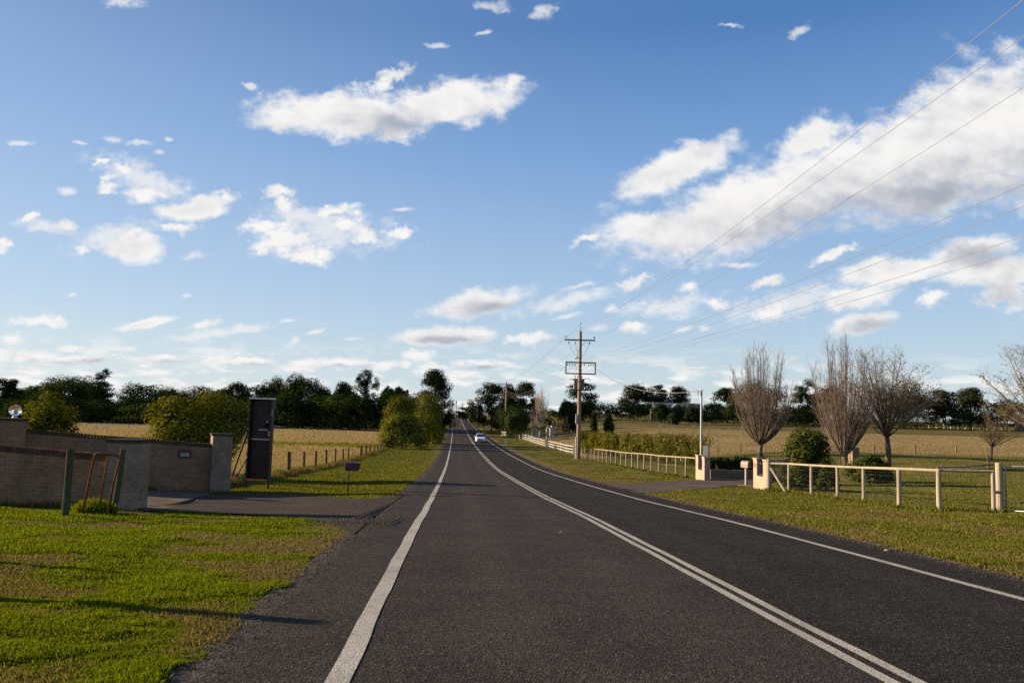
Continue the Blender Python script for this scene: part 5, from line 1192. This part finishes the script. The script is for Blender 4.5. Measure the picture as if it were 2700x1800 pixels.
out_wire('power line from the right crossarm tip, third from the top at the right edge', ARM + Vector((1.4, 0, .42)), 231, 13.5)
for i, (row, lab) in enumerate(((486, 'power line from the frame, highest of the four lower wires'), (543, 'power line from the frame, second of the four lower wires'), (623, 'power line from the frame, third of the four lower wires'), (659, 'power line from the frame, lowest of the four lower wires'))):
    out_wire(lab, FRM + Vector((-1.1 + i*.75, 0, .1)), row, 11.0 + i*.8, .9)
for dx, lab in ((-1.5, 'left'), (1.4, 'right')):
    wire(f'thin {lab} power line from the main pole crossarm down to the second pole', ARM + Vector((dx, 0, .42)), P2 + Vector((dx*.62, 0, -.28)), .9, .011)
wire('thin power line from the main pole top to the second pole', PIN, P2 + Vector((0, 0, .15)), .9, .011)
for i, dz in enumerate((0, .35, .8, 1.2)):
    wire(('highest', 'second', 'third', 'lowest')[i] + ' of the four slack wires hanging between the second pole and the frame', FRM + Vector((-1.1 + i*.75, 0, -.1)), P2 + Vector((0, 0, -1.9 - dz)), 1.7, .011)
    wire(('highest', 'second', 'third', 'lowest')[i] + ' slack wire between the second pole and the plain pole', P2 + Vector((0, 0, -1.9 - dz)), P3 + Vector((0, 0, -.1 - dz*.6)), 1.2, .011)
wire('dark service cable from the frame down to the grey service pole', FRM + Vector((1.55, 0, -.45)), SVC, .95, .020)

# ------------------------------------------------------------------ car
def loft(secs):
    mb = MB(); n = len(secs[0]); vs = [p for s in secs for p in s]; fs = [(i*n+k, i*n+(k+1)%n, (i+1)*n+(k+1)%n, (i+1)*n+k) for i in range(len(secs)-1) for k in range(n)]
    fs += [tuple(range(n-1,-1,-1)), tuple(range((len(secs)-1)*n, len(secs)*n))]; return mb.add(vs, fs)
def car():
    P = G(1266, 1166); yaw = math.atan2(-.0675, 1) 
    root = thing('car', P, 'white hatchback driving towards the camera in the right lane', 'car'); z0 = profile(P.y) + .012
    root.location = (P.x, P.y, float(z0)); 
    fw = Vector((math.sin(.0675), -math.cos(.0675), 0)); rt = Vector((-fw.y, fw.x, 0)); O = root.location
    W = lambda x, y, z: O + rt*x + fw*y + Vector((0,0,z))
    def sec(y, hb, ht, zb, zt): return [W(-hb*.93, y, zb), W(hb*.93, y, zb), W(hb, y, zb + .12), W(hb, y, (zb+zt)/2), W(ht, y, zt - .05), W(ht*.9, y, zt), W(-ht*.9, y, zt), W(-ht, y, zt - .05), W(-hb, y, (zb+zt)/2), W(-hb, y, zb + .12)]
    body = loft([sec(-1.88, .70, .66, .34, .86), sec(-1.78, .80, .76, .22, .95), sec(-1.0, .835, .80, .18, .97), sec(.6, .835, .80, .18, .95), sec(1.0, .835, .78, .18, .92), sec(1.55, .81, .72, .18, .80), sec(1.78, .76, .66, .22, .70), sec(1.90, .66, .58, .30, .58)]).build('body', M['car_white'], root, smooth=False, bevel=.02)
    def gs(y, hb, ht, zb, zt): return [W(-hb, y, zb), W(hb, y, zb), W(ht, y, zt - .05), W(ht*.88, y, zt), W(-ht*.88, y, zt), W(-ht, y, zt - .05)]
    loft([gs(-1.80, .74, .70, .93, 1.02), gs(-1.45, .77, .60, .93, 1.40), gs(-.6, .78, .60, .93, 1.47), gs(.10, .78, .60, .93, 1.44), gs(.40, .78, .64, .93, 1.25), gs(.98, .76, .73, .90, .955)]).build('cabin', M['car_white'], root, bevel=.015)
    def quad(name, pts, mat, par=root, th=.012):
        c = [Vector(p) for p in pts]; nn = (c[1]-c[0]).cross(c[2]-c[0]).normalized()*th; mb = MB(); mb.hexa([p - nn for p in c], [p + nn for p in c]); return mb.build(name, M[mat], par)
    quad('windscreen', [W(-.69, .955, .955), W(.69, .955, .955), W(.545, .145, 1.395), W(-.545, .145, 1.395)], 'car_glass', th=.03)
    quad('rear_window', [W(-.62, -1.80, 1.03), W(.62, -1.80, 1.03), W(.52, -1.50, 1.36), W(-.52, -1.50, 1.36)], 'car_glass', th=.03)
    for s in (-1, 1):
        quad('side_window', [W(s*.765, .75, .97), W(s*.765, -.40, .97), W(s*.61, -.40, 1.38), W(s*.61, .15, 1.36)], 'car_glass', th=.02)
        quad('side_window', [W(s*.765, -.46, .97), W(s*.75, -1.40, .99), W(s*.60, -1.30, 1.33), W(s*.61, -.46, 1.38)], 'car_glass', th=.02)
        mb = MB(); mb.box(W(s*.92, .62, .99), (.20, .12, .14), math.atan2(rt.y, rt.x)); mb.build('mirror', M['car_white'], root, bevel=.03)
        quad('headlight', [W(s*.40, 1.852, .56), W(s*.68, 1.80, .56), W(s*.68, 1.745, .69), W(s*.40, 1.80, .67)], 'lamp', th=.025)
        for y in (1.18, -1.22):
            mb = MB(); c = W(s*.74, y, .29); mb.prism([c + fw*.29*math.cos(a) + Vector((0,0,.29*math.sin(a))) for a in [6.283*i/20 for i in range(20)]], -rt*.10, rt*.10); wh = mb.build('wheel', M['tyre'], root)
            mb = MB(); mb.prism([c + fw*.18*math.cos(a) + Vector((0,0,.18*math.sin(a))) for a in [6.283*i/14 for i in range(14)]], rt*s*.101, rt*s*.112); mb.build('rim', M['steel'], wh)
    quad('grille', [W(-.34, 1.885, .57), W(.34, 1.885, .57), W(.36, 1.84, .64), W(-.36, 1.84, .64)], 'black_metal', th=.02)
    quad('lower_grille', [W(-.48, 1.87, .32), W(.48, 1.87, .32), W(.50, 1.905, .43), W(-.50, 1.905, .43)], 'black_metal', th=.02)
    quad('bumper_strip', [W(-.62, 1.87, .48), W(.62, 1.87, .48), W(.62, 1.86, .52), W(-.62, 1.86, .52)], 'black_metal', th=.03)
    quad('number_plate', [W(-.19, 1.93, .44), W(.19, 1.93, .44), W(.19, 1.93, .53), W(-.19, 1.93, .53)], 'plate', th=.008)
car()

# ------------------------------------------------------------------ guide posts, road sign
def guide_post(label, px, row, top, w=.10, white=True, grp='roadside guide posts'):
    B = G(px, row); H = topz(px, top, B) - B.z; root = thing('guide_post', B, label, 'guide post', grp)
    mb = MB(); mb.box((B.x, B.y, B.z + H/2 - .1), (w, .05, H + .2)); mb.build('post', M['white' if white else 'old_wood'], root)
    if white: mb = MB(); mb.box((B.x, B.y - .032, B.z + H*.80), (w*.6, .012, .14)); mb.build('reflector', M['red_reflector'], root)
guide_post('white guide post on the left verge below the tall roadside bush', 1164, 1171, 1152, .11)
guide_post('left one of the paired white guide posts on the right verge', 1331.6, 1174.5, 1156.5, .14)
guide_post('right one of the paired white guide posts on the right verge', 1335.4, 1174.8, 1156.5, .12)
guide_post('white guide post right of the car further up the road', 1278, 1135.5, 1126, .14)
guide_post('thin dark marker post beyond the driveway behind the car', 1312, 1153, 1140, .07, False)
rs = G(1260, 1116); sg = thing('road_sign', rs, 'yellow over pale grey road sign on two posts near the crest', 'road sign'); m = mpp(rs)
zs = [topz(1260, r_, rs) for r_ in (1101.6, 1094.8, 1094.4, 1089)]
mb = MB(); mb.box((rs.x, rs.y, (zs[0]+zs[1])/2), (12.3*m, .04, zs[1]-zs[0])); mb.build('lower_plate', M['sign_grey'], sg)
mb = MB(); mb.box((rs.x, rs.y, (zs[2]+zs[3])/2), (7.8*m, .04, zs[3]-zs[2])); mb.build('upper_plate', M['sign_yellow'], sg)
for s in (-1, 1): mb = MB(); mb.tube([(rs.x + s*3*m, rs.y + .06, rs.z - .2), (rs.x + s*3*m, rs.y + .06, zs[3]-.05)], .04, 8); mb.build('leg', M['steel'], sg)

# ------------------------------------------------------------------ white rail fences and entrance posts
def white_fence(name, label, A, B, n, h, rails, r=.038, rr=.032, mat='white', over=.22):
    root = thing(name, A, label, 'fence'); ps = []
    for i in range(n):
        p = A.lerp(B, i/(n-1)); p = Vector((p.x, p.y, hz(p.x, p.y))); ps.append(p)
        mb = MB(); mb.box((p.x, p.y, p.z + (h + over)/2 - .1), (r*2, r*2, h + over + .2), .1); mb.build('post', M[mat], root)
    for f in rails:
        mb = MB()
        for a, b in zip(ps[:-1], ps[1:]):
            off = Vector((-r - .021, -.0, 0)); mb.beam(a + off + Vector((0,0,h*f)), b + off + Vector((0,0,h*f)), .04, rr*2)
        mb.build('rail', M[mat], root)
    return root
wa, wb = G(1512, 1198), G(1379, 1158)
white_fence('white_rail_fence', 'white three rail fence leading up to the main utility pole', wa, wb, 13, 1.0, (.25, .58, .92))
white_fence('white_rail_fence', 'far section of white rail fence beyond the entrance behind the round tree', G(1366, 1153), GD(1324, 176), 9, 1.0, (.25, .58, .92))
EP = 'cream entrance posts behind the white fence'
for px, w, top, base, ball, lab in ((1373, 8, 1141, 1153.5, 0, 'stubby cream entrance post at the gap in the white fence'), (1408, 9, 1129.5, 1152, 0, 'tall cream entrance post left of the pale poplar'), (1416, 4.5, 1131, 1152, 0, 'narrow cream entrance post beside the tall one left of the poplar'), (1443.5, 7, 1129, 1154, 1, 'ball topped cream entrance post right of the pale poplar'), (1454, 10, 1129, 1154.5, 1, 'widest ball topped cream entrance post, rightmost of the group')):
    B = G(px, base); m = mpp(B); z = topz(px, top, B); root = thing('entrance_post', B, lab, 'post', EP)
    mb = MB(); mb.box((B.x, B.y, (B.z - .2 + z)/2), (w*m, w*m, z - B.z + .2), .1); mb.build('pier', M['pale_render'], root)
    mb = MB(); mb.box((B.x, B.y, z + .05), (w*m*1.25, w*m*1.25, .098), .1); mb.build('cap', M['pale_render'], root)
    if ball: mb = MB(); mb.lathe((B.x, B.y, z + .1), [(.08, 0), (.08, .06), (.20, .16), (.24, .30), (.18, .46), (.02, .52)], 12); mb.build('ball', M['white'], root, smooth=True)
white_fence('pipe_fence', 'low white pipe fence before the tree line left of the large round bush', GD(202, 150), GD(396, 152), 8, .95, (.97,), .05, .045, 'white', 0)
white_fence('paddock_fence', 'dark two rail fence across the far right paddock', GD(1470, 172), GD(1770, 176), 16, 1.1, (.5, .95), .06, .05, 'old_wood', .05)
white_fence('paddock_fence', 'white rail fence showing under the gums on the far right', GD(2430, 214), GD(2640, 214), 12, 1.2, (.5, .95), .06, .06, 'white', .05)
pf = thing('paddock_fence', G(2304, 1195), 'thin wire paddock fence with dark posts across the tan grass', 'fence'); ps = []
for x, by, ty, r in ((1952,1195,1173,.07),(1985,1195,1180,.02),(2020,1195,1180,.02),(2060,1195,1180,.02),(2110,1195,1180,.02),(2160,1195,1180,.02),(2210,1195,1181,.02),(2260,1195,1181,.02),(2304.5,1195,1171,.08),(2340,1195,1181,.02),(2376,1196,1181,.02),(2413,1197,1171,.09),(2450,1196,1181,.02),(2487,1195,1180,.02),(2521,1194.5,1171,.08),(2556,1195,1180,.02),(2592,1195,1180,.02),(2630,1195,1180,.02),(2668,1195,1180,.02),(2705,1195,1172,.08)):
    B = G(x, by); T = Vector((B.x, B.y, topz(x, ty, B))); ps.append((B, T)); mb = MB(); mb.tube([B - Vector((0,0,.2)), T], r, 8); mb.build('post', M['old_wood'], pf)
wires(pf, 'wire', ps, (.3, .6, .9), r=.004)

# ------------------------------------------------------------------ house and shed behind the paddock
def house():
    A, B = GD(1728, 212), GD(1856, 212); base = GD(1790, 212); root = thing('house', base, 'low house with grey roof and two gables behind dark shrubs', 'house')
    zr, ze = topz(1800, 1061.5, base), topz(1800, 1083, base); y = 212.0; D = 9
    mb = MB(); mb.box(((A.x+B.x)/2, y + D/2, (base.z - .5 + ze)/2), (B.x - A.x - .8, D, ze - base.z + .5)); mb.build('wall', M['render_dk'], root)
    mb = MB(); mb.prism([(A.x, y - .5, ze), (A.x, y + D + .5, ze), (A.x, y + D/2, zr)], (0,0,.002), (B.x - A.x, 0, .002)); mb.build('roof', M['roof_grey'], root)
    for px, hgt in ((1737, 1066), (1783, 1064)):
        c = GD(px, 212); zg = topz(px, hgt, base); w = 2.7
        mb = MB(); mb.box((c.x, y - 1.1, (base.z - .5 + ze - .1)/2), (w*1.7, 2.2, ze - base.z + .4)); mb.build('gable_wall', M['render_dk'], root)
        mb = MB(); mb.prism([(c.x - w, y - 2.5, ze - .1), (c.x + w, y - 2.5, ze - .1), (c.x, y - 2.5, zg)], (0,0,0), (0, 5.5, 0)); mb.build('gable_roof', M['roof_grey'], root)
        mb = MB(); mb.beam((c.x - w, y - 2.53, ze - .1), (c.x, y - 2.53, zg), .06, .25); mb.beam((c.x + w, y - 2.53, ze - .1), (c.x, y - 2.53, zg), .06, .25); mb.build('barge_board', M['sign_grey'], root)
        mb = MB(); mb.box((c.x, y - 2.22, ze - 1.0), (1.6, .06, 1.0)); mb.build('window', M['car_glass'], root)
house()
sh = GD(2718, 196); shd = thing('farm_shed', sh, 'pale farm shed half hidden at the right edge of the paddock', 'shed')
z = topz(2690, 1094, sh); mb = MB(); mb.box((sh.x + .6, sh.y + 2, (sh.z - .3 + z)/2), (4.6, 4, z - sh.z + .3)); mb.build('wall', M['render_dk'], shd)
mb = MB(); mb.prism([(sh.x - 2.0, sh.y - .4, z + .01), (sh.x - 2.0, sh.y + 4.4, z + .01), (sh.x - 2.0, sh.y + 2, z + .9)], (0,0,0), (5.2, 0, 0)); mb.build('roof', M['roof_grey'], shd)

# ------------------------------------------------------------------ small litter
def dead_leaf(label, px, row, s, dark=False):
    P = G(px, row); mb = MB(); a = rnd.uniform(0, 6); u = Vector((math.cos(a), math.sin(a), 0))*s; v = Vector((-u.y, u.x, 0))*.45; up = Vector((0,0,s*.45))
    c = P + Vector((0,0,.025)); mb.add([c - u, c - u*.2 + v + up*.5, c + u + up, c + u*.1 - v + up*.35], [(0,1,2),(0,2,3)])
    tag(mb.build('dead_leaf', M['bark' if dark else 'dead_leaf'], None, P), label, 'leaf', 'fallen leaves')
dead_leaf('single curled leaf lying on the road in the left lane', 1478, 1409, .07)
for lab, px, row, s, dk in (('pale curled leaf near the top of the left verge', 382, 1400, .05, 0), ('pale leaf on the bare patch mid left verge', 515, 1492, .05, 0), ('dark leaf on the green left of the bare patch', 170, 1524, .05, 1), ('dark leaf high on the left verge near the left edge', 16, 1428, .045, 1), ('dark leaf high on the verge right of the other dark one', 241, 1437, .045, 1), ('large pale leaf in the middle of the left verge', 358, 1556, .06, 0), ('pale leaf low on the left verge near the shadow', 330, 1675, .05, 0)):
    dead_leaf(lab, px, row, s, dk)
P = G(2338, 1453); mb = MB(); mb.lathe(P - Vector((0,0,.02)), [(.03, 0), (.048, .02), (.036, .045), (.012, .054)], 7); tag(mb.build('stone', M['stone'], None, P), 'pale stone at the gravel edge of the right lane', 'stone')

def gravel():
    n = 5200; u = RNG.uniform(0, 1, n); y = 1/(1/5.0 - u*(1/5.0 - 1/60)); side = np.where(RNG.uniform(0, 1, n) < .55, 1, -1)
    x = xc(y) + side*(EDGE + RNG.normal(.05, .22, n)); c = G(935, 1376); k = 750
    x[:k] = np.minimum(c.x + RNG.normal(.1, .55, k), xc(c.y) - 3.75); y[:k] = c.y + RNG.normal(0, .45, k)
    s_ = np.abs(x - xc(y)); z = np.where(s_ < EDGE, profile(y) + .012, height(x, y)) + .006; z[:k] += .02
    r = (.004 + .0007*y)*RNG.uniform(.5, 1.5, n); V = np.array([(1,0,0),(0,1,0),(-1,0,0),(0,-1,0),(0,0,.8),(0,0,-.8)], float); a = RNG.uniform(0, 6.28, n)
    ca, sa = np.cos(a)[:,None], np.sin(a)[:,None]; X = V[None,:,0]*ca - V[None,:,1]*sa; Y = V[None,:,0]*sa + V[None,:,1]*ca
    P = np.stack([x[:,None] + X*r[:,None]*RNG.uniform(.7, 1.4, (n,1)), y[:,None] + Y*r[:,None], z[:,None] + V[None,:,2]*r[:,None]*.8], -1).reshape(-1, 3)
    T = np.array([(0,1,4),(1,2,4),(2,3,4),(3,0,4),(1,0,5),(2,1,5),(3,2,5),(0,3,5)]); F = (np.arange(n)[:,None,None]*6 + T[None]).reshape(-1, 3)
    o = arr_mesh('gravel', P, F, M['gravel']); tag(o, 'loose pale gravel along the road edges and the crossover', 'gravel', kind='stuff')
M['gravel'] = mat_plain('loose_gravel', (.105,.086,.066), .85, scale=9, var=.5)
gravel()

def foot_grass():
    xs, ys = [], []
    for B, T, r in F2 + F1[8:] + [(gB, gT, .1)]:
        k = 90; a = RNG.uniform(0, 6.28, k); q = r + np.abs(RNG.normal(0, .13, k)); xs.append(B.x + q*np.cos(a)); ys.append(B.y + q*np.sin(a)*.8)
    for (B, _, _), (C, _, _) in zip(F2[:-1], F2[1:]):
        k = 260; t = RNG.uniform(0, 1, k); xs.append(B.x + (C.x-B.x)*t + RNG.normal(0, .10, k)); ys.append(B.y + (C.y-B.y)*t + RNG.normal(0, .10, k))
    for a, b in ((PA, LA2), (PG, PB)):
        k = 1500; t = RNG.uniform(0, 1, k); xs.append(a.x + (b.x-a.x)*t); ys.append(a.y + (b.y-a.y)*t - .14 - np.abs(RNG.normal(0, .12, k)))
    x, y = np.concatenate(xs), np.concatenate(ys); ok = ~inside(CONCRETE, x, y) & ~inside(SIDE_ROAD, x, y); x, y = x[ok], y[ok]; n = len(x)
    blades('long_grass', x, y, .13*RNG.uniform(.5, 1.7, n), .006 + .0007*y, .7, np.clip(RNG.normal(.45, .3, n), 0, 1), L['olive'], 'longer grass left unmown at the feet of fence posts and walls')
foot_grass()
